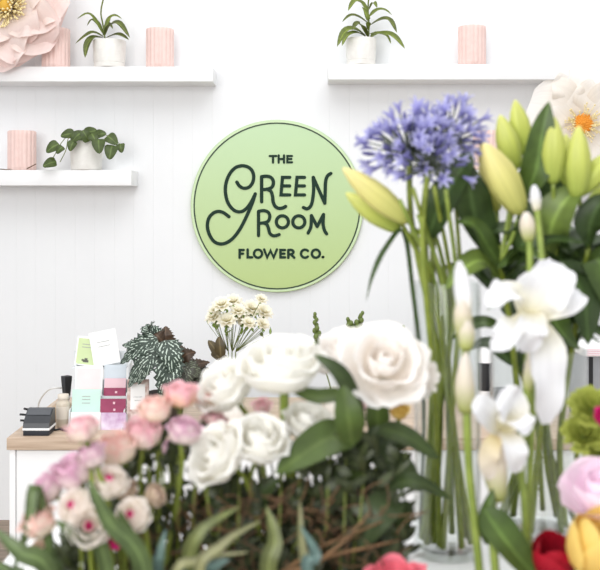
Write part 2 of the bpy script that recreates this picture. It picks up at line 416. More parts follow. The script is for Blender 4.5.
# ------------------------------------------------------------------ round sign
SY = WALLY - .03; sc_ = SY / F
cen = at(277, 206, SY); SR = 86.4 * sc_
sign = thing('wall_sign', (cen.x, WALLY, cen.z), 'round pale green wall sign with dark green shop lettering', 'sign')
b = MB(); nS = 96
pr = [(SR - .004, 0), (SR, .003), (SR, .019), (SR - .002, .022), (SR - .003, .022)]
vs = []
for r, d in pr:
    for j in range(nS):
        a = 2 * PI * j / nS; vs.append((cen.x + r * math.cos(a), WALLY - .006 - d, cen.z + r * math.sin(a)))
fs = [(i * nS + j, i * nS + (j + 1) % nS, (i + 1) * nS + (j + 1) % nS, (i + 1) * nS + j) for i in range(len(pr) - 1) for j in range(nS)] + [tuple(range(nS)), tuple((len(pr) - 1) * nS + j for j in range(nS))]
b.add(vs, fs); plate = b.part('plate', 'sign', sign, False)
face = WALLY - .028
b = MB(); vs = [(cen.x + r * math.cos(2 * PI * j / nS), WALLY - .0284, cen.z + r * math.sin(2 * PI * j / nS)) for r in (SR - .0185, SR - .0032) for j in range(nS)]
b.add(vs, [(j, (j + 1) % nS, nS + (j + 1) % nS, nS + j) for j in range(nS)]); b.part('pale_rim', 'sign_edge', plate, False)
b = MB()                                            # stand-off pins to the wall
for sx in (-.25, .25):
    for sz in (-.25, .25):
        b.tube([(cen.x + sx, WALLY, cen.z + sz), (cen.x + sx, WALLY - .008, cen.z + sz)], .01, 10, 1)
b.part('spacers', 'silver', sign)
def ribbon(mb, pts, w, closed=False, smooth=True, depth=.003, k=None):
    """raised stroke of constant width with round ends; pts = (X, Z) on the sign's face"""
    P = [Vector((p[0], p[1], 0)) for p in pts]
    if smooth and len(P) > 2:
        if closed:
            P = cat([P[-1]] + P + P[:2], (len(P) + 2) * 6); m = 6; P = P[m:-m * 1]
            P = P[:-1]
        else: P = cat(P, (len(P) - 1) * 6)
    n = len(P); L = []; Rr = []
    for i in range(n):
        if closed: T = P[(i + 1) % n] - P[i - 1]
        else: T = P[min(i + 1, n - 1)] - P[max(i - 1, 0)]
        if not smooth and not closed and 0 < i < n - 1:
            a = (P[i] - P[i - 1]).normalized(); c = (P[i + 1] - P[i]).normalized(); T = a + c
            sN = Vector((-T.y, T.x, 0)).normalized(); k_ = 1 / max(.5, sN.dot(Vector((-a.y, a.x, 0))))
        else:
            sN = Vector((-T.y, T.x, 0)).normalized(); k_ = 1
        L.append(P[i] + sN * w / 2 * k_); Rr.append(P[i] - sN * w / 2 * k_)
    def V(p, d): return (p.x, face - d, p.y)
    vs = [V(p, d) for d in (0, depth) for q in zip(L, Rr) for p in q]
    m = 2 * n; fs = []
    for i in range(n if closed else n - 1):
        a, b_, c, d = 2 * i, 2 * i + 1, 2 * ((i + 1) % n) + 1, 2 * ((i + 1) % n)
        fs += [(m + a, m + b_, m + c, m + d), (a, d, m + d, m + a), (b_, m + b_, m + c, c)]
    mb.add(vs, fs)
    if not closed and smooth != 'flat':
        for e in (P[0], P[-1]):
            q = [(e.x + w / 2 * math.cos(2 * PI * j / 12), e.y + w / 2 * math.sin(2 * PI * j / 12)) for j in range(12)]
            mb.add([(x_, face - depth * .98, z_) for x_, z_ in q], [tuple(range(12))])
    return mb
def tr(z, reg):
    (x0, y0), k = reg
    p = at(x0 + z[0] / k, y0 + z[1] / k, SY); return (p.x, p.z)
A = ((200, 150), 5.7); B_ = ((255, 165), 7.125); Cc = ((230, 240), 6.0); D = ((180, 110), 3.0)
px1 = sc_
def circ(c, rx, ry=None, n=14, a0=0, a1=360):
    ry = ry or rx
    return [(c[0] + rx * math.cos(math.radians(a0 + (a1 - a0) * i / n)), c[1] + ry * math.sin(math.radians(a0 + (a1 - a0) * i / n))) for i in range(n + (0 if a1 - a0 == 360 else 1))]
def letter(name, reg, strokes, w, sharp=False):
    mb = MB(); w *= 1.1
    for i_, s_ in enumerate(strokes):
        cl = False; sm = True
        if isinstance(s_, tuple): kind, s_ = s_; cl = kind == 'c'; sm = kind not in ('l', 'f')
        if kind_flat(sm, s_): sm = False
        ribbon(mb, [tr(p, reg) for p in s_], w * px1, cl, sm, .003 + .0004 * i_)
    mb.part(name, 'ink', plate, False)
def kind_flat(sm, s_): return len(s_) == 2
# swash script word, then the sans serif lines
letter('letter_G', A, [[(210, 183), (225, 205), (250, 218), (280, 211), (300, 185), (306, 152), (298, 120), (275, 98), (240, 90), (200, 102), (167, 140), (148, 190), (145, 240), (155, 290), (175, 325), (205, 349), (240, 350), (272, 325), (298, 285), (315, 250)],
                       [(315, 250), (295, 310), (262, 385), (225, 455), (180, 510), (130, 535), (85, 525), (55, 485), (42, 435), (50, 390), (75, 360), (105, 350), (135, 358), (165, 380)]], 3.1)
letter('letter_R', B_, [[(47, 83), (47, 262)], [(47, 83), (85, 80), (115, 90), (130, 115), (128, 145), (110, 165), (80, 173), (50, 176)], [(85, 173), (113, 188), (125, 225), (130, 265), (145, 295), (170, 309), (200, 305), (218, 295)]], 3.1)
letter('letter_E', B_, [('l', [(248, 88), (196, 88), (185, 213), (248, 213)]), [(190, 149), (247, 149)]], 3.0)
letter('letter_E', B_, [('l', [(353, 88), (300, 88), (288, 213), (353, 213)]), [(295, 149), (352, 149)]], 3.0)
letter('letter_N', B_, [[(345, 303), (370, 312), (395, 295), (410, 250), (418, 170), (415, 88)], [(415, 88), (497, 272)], [(497, 272), (500, 190), (503, 120), (515, 80), (540, 60)]], 3.1)
letter('letter_R', B_, [[(25, 330), (25, 503)], [(25, 330), (60, 325), (92, 335), (105, 360), (100, 390), (80, 408), (30, 416)], [(60, 412), (85, 425), (97, 455), (105, 485), (125, 503), (150, 503), (172, 495)]], 3.0)
letter('letter_O', B_, [('c', circ((195, 405), 43))], 3.0)
letter('letter_O', B_, [('c', circ((312, 405), 43))], 3.0)
letter('letter_M', B_, [[(378, 485), (398, 440), (402, 360)], [(402, 360), (443, 438)], [(443, 438), (488, 352)], [(488, 352), (485, 420), (495, 465), (510, 490)]], 3.0)
T0, T1 = 60, 104
letter('letter_F', Cc, [('l', [(82, T0), (58, T0), (58, T1 + 3)]), [(58, 82), (78, 82)]], 2.3)
letter('letter_L', Cc, [('l', [(106, T0 - 3), (106, T1), (132, T1)])], 2.3)
letter('letter_O', Cc, [('c', circ((168, 82), 24))], 2.3)
letter('letter_W', Cc, [('l', [(205, T0 - 3), (223, T1), (243, T0 + 4), (262, T1), (281, T0 - 3)])], 2.3)
letter('letter_E', Cc, [('l', [(330, T0), (303, T0), (303, T1), (330, T1)]), [(303, 82), (326, 82)]], 2.3)
letter('letter_R', Cc, [[(350, T1 + 3), (350, T0)], [(350, T0), (370, T0), (381, 70), (372, 84), (350, 86)], [(366, 86), (385, T1 + 2)]], 2.3)
letter('letter_C', Cc, [circ((450, 82), 24, n=14, a0=45, a1=315)], 2.3)
letter('letter_O', Cc, [('c', circ((515, 82), 24))], 2.3)
letter('full_stop', Cc, [[(556, 102), (559, 102)]], 2.4)
letter('letter_T', D, [[(269, 138), (289, 138)], [(279, 138), (279, 158)]], 2.0)
letter('letter_H', D, [[(296, 136), (296, 158)], [(312, 136), (312, 158)], [(296, 147), (312, 147)]], 2.0)
letter('letter_E', D, [('l', [(336, 138), (322, 138), (322, 157), (336, 157)]), [(322, 147), (334, 147)]], 2.0)
b = MB(); ribbon(b, [(cen.x + 82.9 * sc_ * math.cos(2 * PI * i / 72), cen.z + 82.9 * sc_ * math.sin(2 * PI * i / 72)) for i in range(72)], 1.4 * px1, True, False, .0014)
b.part('border_ring', 'ring', plate, False)

# ------------------------------------------------------------------ pink fluted vases on the shelves
def fluted_mesh():
    n = 120; mb = MB(); r, h = .069, .20
    mod = lambda a, i: 1 + .035 * abs(math.cos(10 * a)) if 0 < i < 5 else 1
    mb.lathe([(r * .9, 0), (r, .006), (r, .02), (r, h - .02), (r, h - .004), (r * .96, h), (r * .88, h), (r * .86, .02), (0.0, .02)], n, mod=lambda a, i: (1 + .075 * (abs(math.cos(9 * a)) - .6)) if 1 <= i <= 4 else 1)
    return mb.mesh('fluted_vase', 'vase_pink')
fm = fluted_mesh()
VY = 4.885
for px_, zz, lab in ((160, ZU, 'pink fluted cylinder vase standing alone near the right end of the upper left shelf'),
                     (56, ZU, 'pink fluted vase half hidden behind the giant pink paper flower'),
                     (22, ZL, 'pink fluted vase on the lower left shelf beside the trailing plant'),
                     (472, ZR, 'pink fluted vase on the upper right shelf, right of the potted plant'),
                     (487, ZW, 'pink fluted vase showing only as a sliver behind the lily buds')):
    o = bpy.data.objects.new('fluted_vase', fm); C.objects.link(o); o.location = (at(px_, 0, VY).x, VY, zz)
    o['label'] = lab; o['category'] = 'vase'; o['group'] = 'pink fluted vases'

# ------------------------------------------------------------------ potted plants on the shelves
def pot(root, x, y, z, r, h, r2=None, groove=True):
    r2 = r2 or r * .93
    pr = [(r2 * .96, 0), (r2, .004), (r2 * 1.0, h * .16), (r2 * .985, h * .17), (r2 * .985, h * .185), (r2 * 1.005, h * .195), (r, h - .004), (r * .985, h), (r * .93, h), (r * .92, h - .02)] if groove else \
         [(r2 * .9, 0), (r2 * .98, .004), (r2, .015), (r, h - .004), (r * .985, h), (r * .93, h), (r * .92, h - .02)]
    smooth_by_angle(MB().lathe(pr, 40, (x, y, z)).part('pot', 'pot_white', root))
    MB().lathe([(r * .925, h - .025), (r * .6, h - .018), (0.0, h - .016)], 24, (x, y, z)).part('soil', 'soil', root.children[0])
def lance(w, p=.8, q=.75):
    return lambda u: w * max(0, math.sin(PI * min(1, max(0, u)) ** p)) ** q
def oval(w): return lambda u: w * max(0, math.sin(PI * u ** .75)) ** .6

PY = 4.88
r1 = thing('potted_plant', (at(109.5, 0, PY).x, PY, ZU), 'white pot on the upper left shelf with drooping strap leaves and a thin bare stalk', 'potted plant')
u = PY / F
pot(r1, r1.location.x, PY, ZU, 16.5 * u, 27.5 * u)
b0 = at(106, 39, PY)
MB().tube([b0 + Vector((0, 0, -.03)), at(103, 25, PY), at(101, 10, PY - .02), at(107, -14, PY - .03)], .004, 6, 10).part('stalk', 'stem2', r1)
def plant_leaves(root, specs, Y, mats, w=5):
    for i, (path, ww) in enumerate(specs):
        pts = [at(p[0], p[1], Y + (p[2] if len(p) > 2 else 0)) for p in path]
        MB().sheet(pts, lance(ww * Y / F, .85, .7), (0, -.55, .85), cup=.2, fold=.25, nu=12, nv=4).part('leaf', mats[i % len(mats)], root)
plant_leaves(r1, [([(105, 38), (94, 33, -.03), (86, 36, -.05), (75, 44, -.06)], 3.2), ([(104, 38), (93, 38, -.05), (87, 46, -.08), (85, 58, -.1)], 4.0),
                  ([(103, 34), (96, 22, -.02), (88, 14, -.04), (77, 19, -.06)], 2.8), ([(103, 33), (98, 24), (92, 20, .02), (87, 26, .02)], 2.4),
                  ([(105, 36), (110, 26, -.05), (119, 24, -.08), (130, 38, -.1)], 4.5), ([(104, 34), (109, 20, .02), (115, 16, .02), (122, 19, .03)], 3.0),
                  ([(106, 38), (115, 35, -.05), (122, 36, -.07), (129, 40, -.08)], 3.4), ([(103, 36), (106, 27, .03), (109, 24, .03), (113, 29, .02)], 2.5)], PY, ['plant2', 'plant2', 'plant'])

r2 = thing('potted_plant', (at(361, 0, PY).x, PY, ZR), 'white pot on the upper right shelf with arching green leaves in tiers', 'potted plant')
pot(r2, r2.location.x, PY, ZR, 15.5 * u, 27 * u)
MB().tube([at(368, 40, PY) + Vector((0, 0, -.03)), at(369, 25, PY), at(368, 10, PY), at(369, -6, PY)], .004, 6, 10).part('stalk', 'stem2', r2)
plant_leaves(r2, [([(366, 36), (355, 30, -.04), (345, 32, -.06), (337, 47, -.08)], 5.0), ([(366, 37), (357, 33, -.06), (347, 36, -.09), (342, 46, -.1)], 3.5),
                  ([(369, 24), (358, 17, -.02), (350, 16, -.03), (342, 22, -.04)], 3.0), ([(368, 12), (361, 3), (354, 2, -.02), (348, 11, -.03)], 4.0),
                  ([(368, 34), (385, 34, -.06), (395, 38, -.08), (405, 49, -.1)], 4.6), ([(369, 26), (381, 20, -.04), (390, 21, -.05), (397, 33, -.06)], 4.2),
                  ([(369, 17), (376, 11, .02), (384, 10, .03), (392, 15, .03)], 3.0), ([(369, 10), (373, 3, -.04), (375, 4, -.05), (377, 8, -.06)], 2.5),
                  ([(368, 38), (362, 27, -.08), (357, 24, -.1), (352, 30, -.12)], 4.2), ([(368, 30), (368, 22, -.05), (365, 12, -.06), (362, 7, -.06)], 3.0),
                  ([(370, 38), (377, 34, .04), (386, 36, .05), (391, 44, .06)], 3.6)], PY, ['plant', 'plant', 'plant2'])

r3 = thing('potted_plant', (at(86.5, 0, PY).x, PY, ZL), 'white pot on the lower left shelf with a heart-leaved trailing plant', 'potted plant')
pot(r3, r3.location.x, PY, ZL, 16.5 * u, 29 * u, groove=False)
for path in ([(84, 141), (72, 134, -.07), (62, 142, -.1), (52, 160, -.1)], [(88, 141), (100, 134, -.05), (112, 138, -.08), (122, 146, -.09)], [(86, 141), (70, 136, -.1), (66, 150, -.13), (60, 162, -.13)]):
    MB().tube([at(p[0], p[1], PY + (p[2] if len(p) > 2 else 0)) for p in path], .002, 5, 10).part('vine', 'stem2', r3)
def heart(w): return lambda u: w * max(0, math.sin(PI * u ** .62)) ** .5 * (1 - .12 * u)
for (x_, y_, ang, L, dy) in ((53, 148, 215, 14, -.1), (50, 164, 200, 13, -.1), (68, 135, 190, 13, -.08), (78, 136, 160, 13, -.05), (90, 133, 20, 14, -.03), (100, 135, 10, 12, -.06),
                             (99, 146, -85, 14, -.11), (112, 140, -40, 13, -.09), (111, 152, -100, 14, -.1), (121, 148, -80, 9, -.09), (86, 136, 120, 12, -.1), (60, 150, 230, 9, -.12), (76, 138, 230, 12, -.11), (94, 138, -60, 11, -.1), (72, 146, 250, 10, -.12)):
    a = math.radians(ang); c = at(x_, y_, PY + dy); l = L * u
    d = Vector((math.cos(a), -.15, math.sin(a)))
    MB().sheet([c - d * l * .5, c + Vector((0, -.008, .004)), c + d * l * .55], heart(l * .5), (.1 * math.cos(a * 3), -.85, .5), fold=.12, nu=18, nv=6).part('leaf', 'vine', r3)
# dry twig lying on the lower shelf
MB().tube([at(-6, 168.5, 4.83), at(12, 170, 4.83), at(24, 169.7, 4.83), at(36, 164, 4.83)], .0025, 5, 12).obj('twig', 'twig', at(12, 170, 4.83), label='thin dark twig lying at the front of the lower left shelf', category='twig')

# ------------------------------------------------------------------ giant paper flowers
def paper_flower(name, c, layers, mat, label, zsh, stam, seed, cup=.22):
    R = random.Random(seed)
    root = thing(name, (c.x, c.y, zsh), label, 'paper flower')
    for (n, L, W, tilt, r0, a0) in layers:
        for k in range(n):
            a = a0 + 2 * PI * k / n + R.uniform(-.09, .09); d = Vector((math.cos(a), 0, math.sin(a))); l = L * R.uniform(.92, 1.08)
            out = Vector((0, -1, 0))
            p0 = c + d * r0; p1 = p0 + d * l * .35 + out * l * (.10 + tilt * .5); p2 = p0 + d * l * .72 + out * l * (.10 + tilt * .7); p3 = p0 + d * l + out * l * (tilt * .55 - .03)
            MB().sheet([p0, p1, p2, p3], lambda t, W=W: W * (.30 + .9 * math.sin(PI * min(.97, t ** .85 * .8 + .06))) * (1 if t < .9 else (1 - (t - .9) * 2.6)), (0, -1, 0), cup=cup, ruf=.10, rf=R.uniform(1.5, 3), nu=16, nv=12, ph=R.uniform(0, 6)).part('petal', mat, root)
    stam(root, R)
    MB().tube([c + Vector((0, .0, 0)), Vector((c.x, c.y + .04, c.z - .05)), Vector((c.x, c.y + .04, zsh))], .006, 8, 8).part('stalk', 'stem2', root)
    return root
fc = at(9, 8, 4.80)
def stam_pink(root, R):
    b = MB()
    for k in range(90):
        a = R.uniform(0, 2 * PI); q = math.sqrt(R.random()) * .09; d = Vector((math.cos(a), 0, math.sin(a)))
        p = fc + d * q * .4 + Vector((0, -.02, 0)); e = fc + d * q * 1.25 + Vector((0, -.09 - R.uniform(0, .03), 0)); b.tube([p, e], .0028, 4, 2); b.ball(e, .006, 6)
    o = b.part('stamens', 'stamen', root); o['kind'] = 'stuff'
    b = MB(); b.ball(fc + Vector((0, -.06, 0)), .032, 10, (1, .9, 1)); b.part('flower_eye', 'stamen_gold', root)
paper_flower('paper_flower', fc, [(7, .272, .17, .03, .02, -.25), (6, .245, .15, .2, .02, .2), (5, .18, .13, .5, .015, -.1)], 'paper_pink', 'giant pale pink paper peony at the left end of the upper shelf', ZU, stam_pink, 4)
fw = at(581, 124, 4.83)
def stam_white(root, R):
    b = MB()
    for k in range(80):
        a = R.uniform(0, 2 * PI); q = R.uniform(.05, .1); d = Vector((math.cos(a), 0, math.sin(a)))
        e = fw + d * q + Vector((0, -.05 - R.uniform(0, .03), 0)); b.tube([fw + d * .02 + Vector((0, -.03, 0)), e], .0018, 4, 2); b.ball(e, .0045, 6)
    o = b.part('stamens', 'stamen', root); o['kind'] = 'stuff'
    b = MB()
    for k in range(60):
        a = k * 2.4; q = .045 * math.sqrt(k / 60); b.ball(fw + Vector((q * math.cos(a), -.055 + q * .3, q * math.sin(a))), .009, 6)
    b.part('flower_eye', 'stamen_orange', root)
paper_flower('paper_flower', fw, [(5, .25, .15, -.06, .02, .25), (4, .2, .11, .0, .02, .9)], 'paper_white', 'giant cream paper flower with an orange eye at the right edge', ZW, stam_white, 9, .06)

# ------------------------------------------------------------------ counter
CT = .826; CF = 3.30; CBK = 4.02
xl = at(6.5, 0, CF).x; xr = 1.62
cnt = thing('shop_counter', (0, CF, 0), 'white shop counter with a thick oak worktop', 'counter')
o = MB().rbox((xl, CF, CT - 12 * CF / F), (xr, CBK, CT), .002).part('worktop', 'worktop', cnt); smooth_by_angle(o)
xb = at(10, 0, CF + .015).x
o = MB().rbox((xb, CF + .02, 0), (xr - .02, CBK - .02, CT - 12 * CF / F), .002).part('body', 'white', cnt); smooth_by_angle(o)
o = MB().rbox((xb, CF + .008, .0), (xb + .02, CF + .03, CT - 12 * CF / F), .0015).part('corner_post', 'white', cnt); smooth_by_angle(o)
o = MB().rbox((xb + .024, CF + .012, .08), (xr - .03, CF + .03, CT - .045), .0015).part('front_panel', 'white', cnt); smooth_by_angle(o)
def onc(px_, row):                                   # a point of the worktop seen at that pixel
    Y = (CAMZ - CT) * F / (row - HY); return at(px_, row, Y)

# card reader
p = onc(36, 436); s3 = p.y / F
rd = thing('card_reader', p, 'black and grey card reader dock at the left end of the counter', 'card reader')
w = 13.5 * s3; z = CT
o = MB().rbox((p.x - w * .97, p.y, z), (p.x + w * .95, p.y + .09, z + .020), .003).part('base', 'navy', rd); smooth_by_angle(o)
o = MB().rbox((p.x - w, p.y - .004, z + .019), (p.x + w, p.y + .09, z + .027), .002).part('white_band', 'white', rd); smooth_by_angle(o)
b = MB(); x0, x1 = p.x - w * .98, p.x + w * .96; y0 = p.y
prf = [(y0 - .002, z + .027), (y0 + .004, z + .043), (y0 + .03, z + .062), (y0 + .06, z + .083), (y0 + .085, z + .082), (y0 + .09, z + .027)]
vs = [(xx, yy, zz) for xx in (x0, x1) for yy, zz in prf]; k = len(prf)
b.add(vs, [tuple(range(k)), tuple(k + i for i in range(k))[::-1]] + [(i, (i + 1) % k, k + (i + 1) % k, k + i) for i in range(k)]); b.part('body', 'charcoal', rd, False)
b = MB(); b.add([(x0 + .004, y0 + .0325, z + .066), (x1 - .004, y0 + .0325, z + .066), (x1 - .004, y0 + .0585, z + .0845), (x0 + .004, y0 + .0585, z + .0845)], [(0, 1, 2, 3)]); b.part('screen', 'screen', rd, False)
for dz, dx in ((.075, .0), (.055, -.016), (.034, -.014)):
    MB().tube([(x0 + .004, y0 + .07, z + dz), (x0 - .006, y0 + .07, z + dz + .003), (x0 - .012 + dx, y0 + .06, z + dz + .007)], .004, 6, 6).part('plug', 'black', rd)

# kraft box, bottle, handheld device, cable
p = onc(53, 422)
o = MB().rbox((p.x - .014, p.y, CT), (p.x + .05, p.y + .10, CT + .05), .002).obj('kraft_box', 'kraft', p, label='small brown kraft box behind the cream glass bottle', category='box'); smooth_by_angle(o)
p = onc(61.5, 428); q = 7.0 * p.y / F
bt = thing('diffuser_bottle', (p.x, p.y + q, CT), 'cream glass bottle with a pale label beside the card reader', 'bottle')
MB().lathe([(q * .9, 0), (q, .004), (q, .082), (q * .93, .088), (q * .72, .092), (q * .72, .10), (0, .10)], 24, (p.x, p.y + q, CT)).part('bottle_body', 'bottle', bt)
b = MB(); nn = 12
vs = [(p.x + q * 1.02 * math.sin(a_), p.y + q - q * 1.02 * math.cos(a_), zz) for zz in (CT + .03, CT + .075) for a_ in [(-1.1 + 2.2 * i / nn) for i in range(nn + 1)]]
b.add(vs, [(i, i + 1, nn + 2 + i, nn + 1 + i) for i in range(nn)]); b.part('bottle_label', 'cream', bt.children[0])
MB().lathe([(q * .74, .098), (q * .78, .10), (q * .78, .116), (0, .117)], 20, (p.x, p.y + q, CT)).part('cap', 'cream', bt)
p = onc(66.5, 416); u3 = p.y / F
hs = thing('handheld_scanner', (p.x, p.y, CT), 'black flared scanner head upright on a silver neck behind the bottle', 'scanner')
MB().lathe([(.02, 0), (.021, .004), (.012, .008), (.010, .05), (.013, .07), (.013, .078)], 20, (p.x, p.y, CT)).part('neck', 'silver', hs)
zt = at(0, 376, p.y).z - CT
MB().lathe([(.0125, .07), (.014, .074), (.021, zt - .01), (.021, zt), (.018, zt), (0, zt - .004)], 4, (p.x, p.y, CT)).part('scanner_head', 'black', hs, False)
MB().tube([onc(38, 411) + Vector((0, 0, .004)), at(39.5, 401, 3.72), at(47, 391, 3.66), at(55, 388, 3.63), at(63, 388, 3.66)], .0032, 6, 20).obj('cable', 'cable_white', onc(38, 411), label='white cable arching up from the worktop to the scanner head', category='cable')
MB().tube([onc(49, 429) + Vector((0, 0, .004)), onc(55, 431) + Vector((0, 0, .004)), onc(60, 430) + Vector((0, 0, .004)), onc(68, 432) + Vector((0, 0, .004)), onc(74, 428) + Vector((0, 0, .004))], .0035, 6, 20).obj('cable', 'black', onc(55, 431), label='dark cable lying on the worktop in front of the cream bottle', category='cable')

# greeting card stand with tiers
st = thing('card_stand', onc(98, 432), 'clear tiered stand holding greeting cards on the counter', 'card stand')
def ledge(row, Y, x0, x1):
    p = at(x0, row, Y); r_ = at(x1, row, Y)
    MB().box((p.x, Y - .012, p.z - .006), (r_.x, Y + .035, p.z)).part('ledge', 'acrylic', st, False)
    MB().box((p.x, Y + .030, p.z), (r_.x, Y + .034, p.z + .055)).part('tier_back', 'acrylic', st, False)
    return p.z
tiers = [(431.5, 3.42), (413, 3.47), (396, 3.52), (367, 3.57)]
zt_ = [ledge(r_, Y, 72.5, 126) for r_, Y in tiers]
for x_ in (72.3, 126.3):
    b = MB(); prf = []
    pts = [(3.405, CT)]
    for (r_, Y), zz in zip(tiers, zt_): pts += [(Y - .014, zz + .012), (Y + .03, zz + .02)]
    pts += [(3.615, zt_[3] + .06), (3.62, CT)]
    X = at(x_, 0, 3.5).x
    vs = [(X + d, yy, zz) for d in (-.002, .002) for yy, zz in pts]; k = len(pts)
    b.add(vs, [tuple(range(k)), tuple(k + i for i in range(k))[::-1]] + [(i, (i + 1) % k, k + (i + 1) % k, k + i) for i in range(k)]); b.part('side_panel', 'acrylic', st, False)
def gcard(Y, zb, x0, x1, ytop, mat, label, tilt=0, lean=.16, border=None, printed=None, name='greeting_card', th=.0025, cat_='greeting card'):
    a = at(x0, 0, Y).x; c = at(x1, 0, Y).x; h = at(0, ytop, Y).z - zb; w_ = c - a
    root = thing(name, ((a + c) / 2, Y, zb), label, cat_, 'greeting cards on the stand' if cat_ == 'greeting card' else None)
    lift = abs(math.sin(tilt)) * w_ / 2
    root.matrix_local = Matrix.Translation(((a + c) / 2, Y, zb + lift)) @ Matrix.Rotation(-lean, 4, 'X') @ Matrix.Rotation(-tilt, 4, 'Y')
    root['_o'] = (0, 0, 0)
    sheet_ = MB().box((-w_ / 2, 0, 0), (w_ / 2, th, h)).part('card_sheet', border or mat, root, False)
    if border:
        MB().box((-w_ * .44, -.0008, h * .05), (w_ * .44, .0005, h * .93)).part('printed_panel', mat, sheet_, False)
    for (nm, m_, bx) in (printed or []):
        bb = MB()
        for (ax, az, cx, cz) in bx: bb.box((w_ * (ax - .5), -.0016, h * az), (w_ * (cx - .5), .0003, h * cz))
        bb.part(nm, m_, sheet_, False)
    return root
Y0, Y1, Y2, Y3 = [Y for _, Y in tiers]; z0, z1, z2, z3 = zt_
lines = lambda zs, a=.3, c=.7, t=.02: [(a, q_, c, q_ + t) for q_ in zs]
gcard(Y3, z3, 74, 97, 338, 'c_green', 'pale green greeting card with a small bouquet, top row of the stand', -.10, border='c_white', printed=[('printed_lines', 'c_print', lines((.62, .72), .25, .75, .025)), ('bouquet_print', 'c_dark', [(.36, .12, .6, .2), (.42, .2, .55, .26), (.3, .16, .4, .22)])])
gcard(Y3 - .008, z3, 94, 121, 333, 'c_white', 'plain white greeting card leaning tilted at the top of the stand', .20, printed=[('printed_lines', 'c_print', lines((.55, .68), .25, .72, .012))])
gcard(Y3 + .014, z3, 89, 97, 337, 'c_dark', 'dark card peeping out between the green and white cards', .05)
gcard(Y2, z2, 74.5, 102, 366.5, 'c_pink', 'blush pink greeting card with white border in the left column', 0, border='c_white')
gcard(Y1, z1, 71.5, 100, 389.5, 'c_mint', 'mint green greeting card below the blush pink one', 0, border='c_mint', printed=[('printed_lines', 'c_print', lines((.40, .55, .68), .36, .64, .03))])
gcard(Y0, z0, 70, 100, 412.5, 'c_white', 'white greeting card in the bottom row behind pink roses', 0)
gcard(Y2 + .014, z2, 103.5, 125.5, 365, 'c_silver', 'silvery blue card at the back of the right column', 0, border='c_silver')
gcard(Y2 + .006, z2, 104, 125.5, 378.5, 'c_palepink', 'pale pink card just above the wine red cards', 0)
gcard(Y2, z2, 103.5, 125.5, 388, 'c_wine', 'upper wine red card with a light dot', 0, printed=[('dot_print', 'c_palepink', [(.52, .35, .62, .6)])])
gcard(Y1, z1, 100, 125.5, 399, 'c_wine', 'lower wine red card with two light dots', 0, printed=[('dot_print', 'c_palepink', [(.5, .62, .58, .78), (.52, .15, .6, .3)])])
gcard(Y0, z0, 100.5, 125.5, 413, 'c_lilac', 'lilac and white marbled card at the bottom right of the stand', 0)
pz = onc(137, 428)
gcard(pz.y, CT, 126.5, 148, 380, 'c_floral', 'floral framed sign with a white label standing beside the card stand', 0, lean=.1, printed=[('label_panel', 'c_white', [(.16, .38, .84, .9)]), ('printed_lines', 'c_print', [(.3, .63, .7, .645), (.36, .56, .64, .575)])], name='framed_sign', th=.012, cat_='framed sign')

# ------------------------------------------------------------------ begonia on the counter
p = onc(166, 424); BY = p.y
bg = thing('begonia', (p.x, p.y, CT), 'potted begonia with dark silver-spotted leaves behind the pink roses', 'potted plant')
MB().lathe([(.05, 0), (.055, .004), (.07, .10), (.075, .10), (.075, .115), (.068, .115), (.066, .10)], 28, (p.x, p.y, CT)).part('pot', 'terracotta', bg)
MB().lathe([(.067, .095), (.03, .1), (0, .101)], 20, (p.x, p.y, CT)).part('soil', 'soil', bg.children[0])
def wing(w): return lambda t: w * (max(0, math.sin(PI * t ** .5)) ** .7) * (1 - .2 * t)
bl = [  # base px, tip px, half width px, depth shift, facing, material
    ((157, 338), (120, 364), 12, -.05, (-.2, -.8, .55), 'begonia'), ((150, 332), (147, 326), 9, .0, (0, -.7, .7), 'begonia'), ((160, 344), (128, 388), 12, -.08, (-.3, -.85, .4), 'begonia'),
    ((158, 348), (138, 385), 10, -.1, (-.1, -.9, .4), 'begonia'), ((172, 354), (162, 404), 13, -.12, (.15, -.95, .3), 'begonia'), ((166, 340), (180, 384), 12, -.10, (.3, -.9, .3), 'begonia'),
    ((150, 350), (122, 345), 9, -.03, (-.1, -.7, .7), 'begonia'), ((160, 345), (146, 324), 10, .04, (0, -.7, .7), 'begonia'), ((165, 345), (152, 332), 9, .03, (0, -.7, .7), 'bronze'), ((166, 348), (166, 326), 9, .05, (0, -.8, .6), 'bronze'),
    ((170, 350), (186, 350), 9, .02, (.2, -.7, .7), 'bronze'), ((178, 362), (196, 352), 9, .02, (.2, -.8, .5), 'bronze'), ((182, 366), (204, 378), 10, -.03, (.3, -.8, .5), 'begonia2'),
    ((180, 368), (192, 396), 10, -.06, (.3, -.9, .3), 'begonia2'), ((176, 366), (176, 392), 9, -.08, (.1, -.9, .4), 'begonia2'), ((185, 372), (210, 362), 8, .03, (.1, -.7, .7), 'bronze'),
    ((186, 374), (206, 390), 9, .0, (.2, -.8, .5), 'begonia2'), ((148, 366), (128, 380), 9, -.02, (-.2, -.8, .5), 'begonia'), ((190, 372), (222, 378), 8, .04, (.1, -.7, .7), 'begonia2')]
cb = Vector((p.x, p.y, CT + .10)); s4 = BY / F
for i, (a, t, w_, dy, fc_, m_) in enumerate(bl):
    A_ = at(a[0], a[1], BY + dy * .6); T_ = at(t[0], t[1], BY + dy); mid_ = (A_ + T_) / 2 + Vector((0, -.02, .012))
    lf = MB().sheet([A_, mid_, T_], wing(w_ * 1.15 * s4), fc_, cup=-.15, fold=.2, ruf=.10, rf=3, nu=16, nv=8, zig=.16, ph=i).part('leaf', m_, bg)
    MB().tube([cb, (cb + A_) / 2 + Vector((0, 0, .03)), A_], .003, 5, 8).part('leaf_stalk', 'bronze', lf)

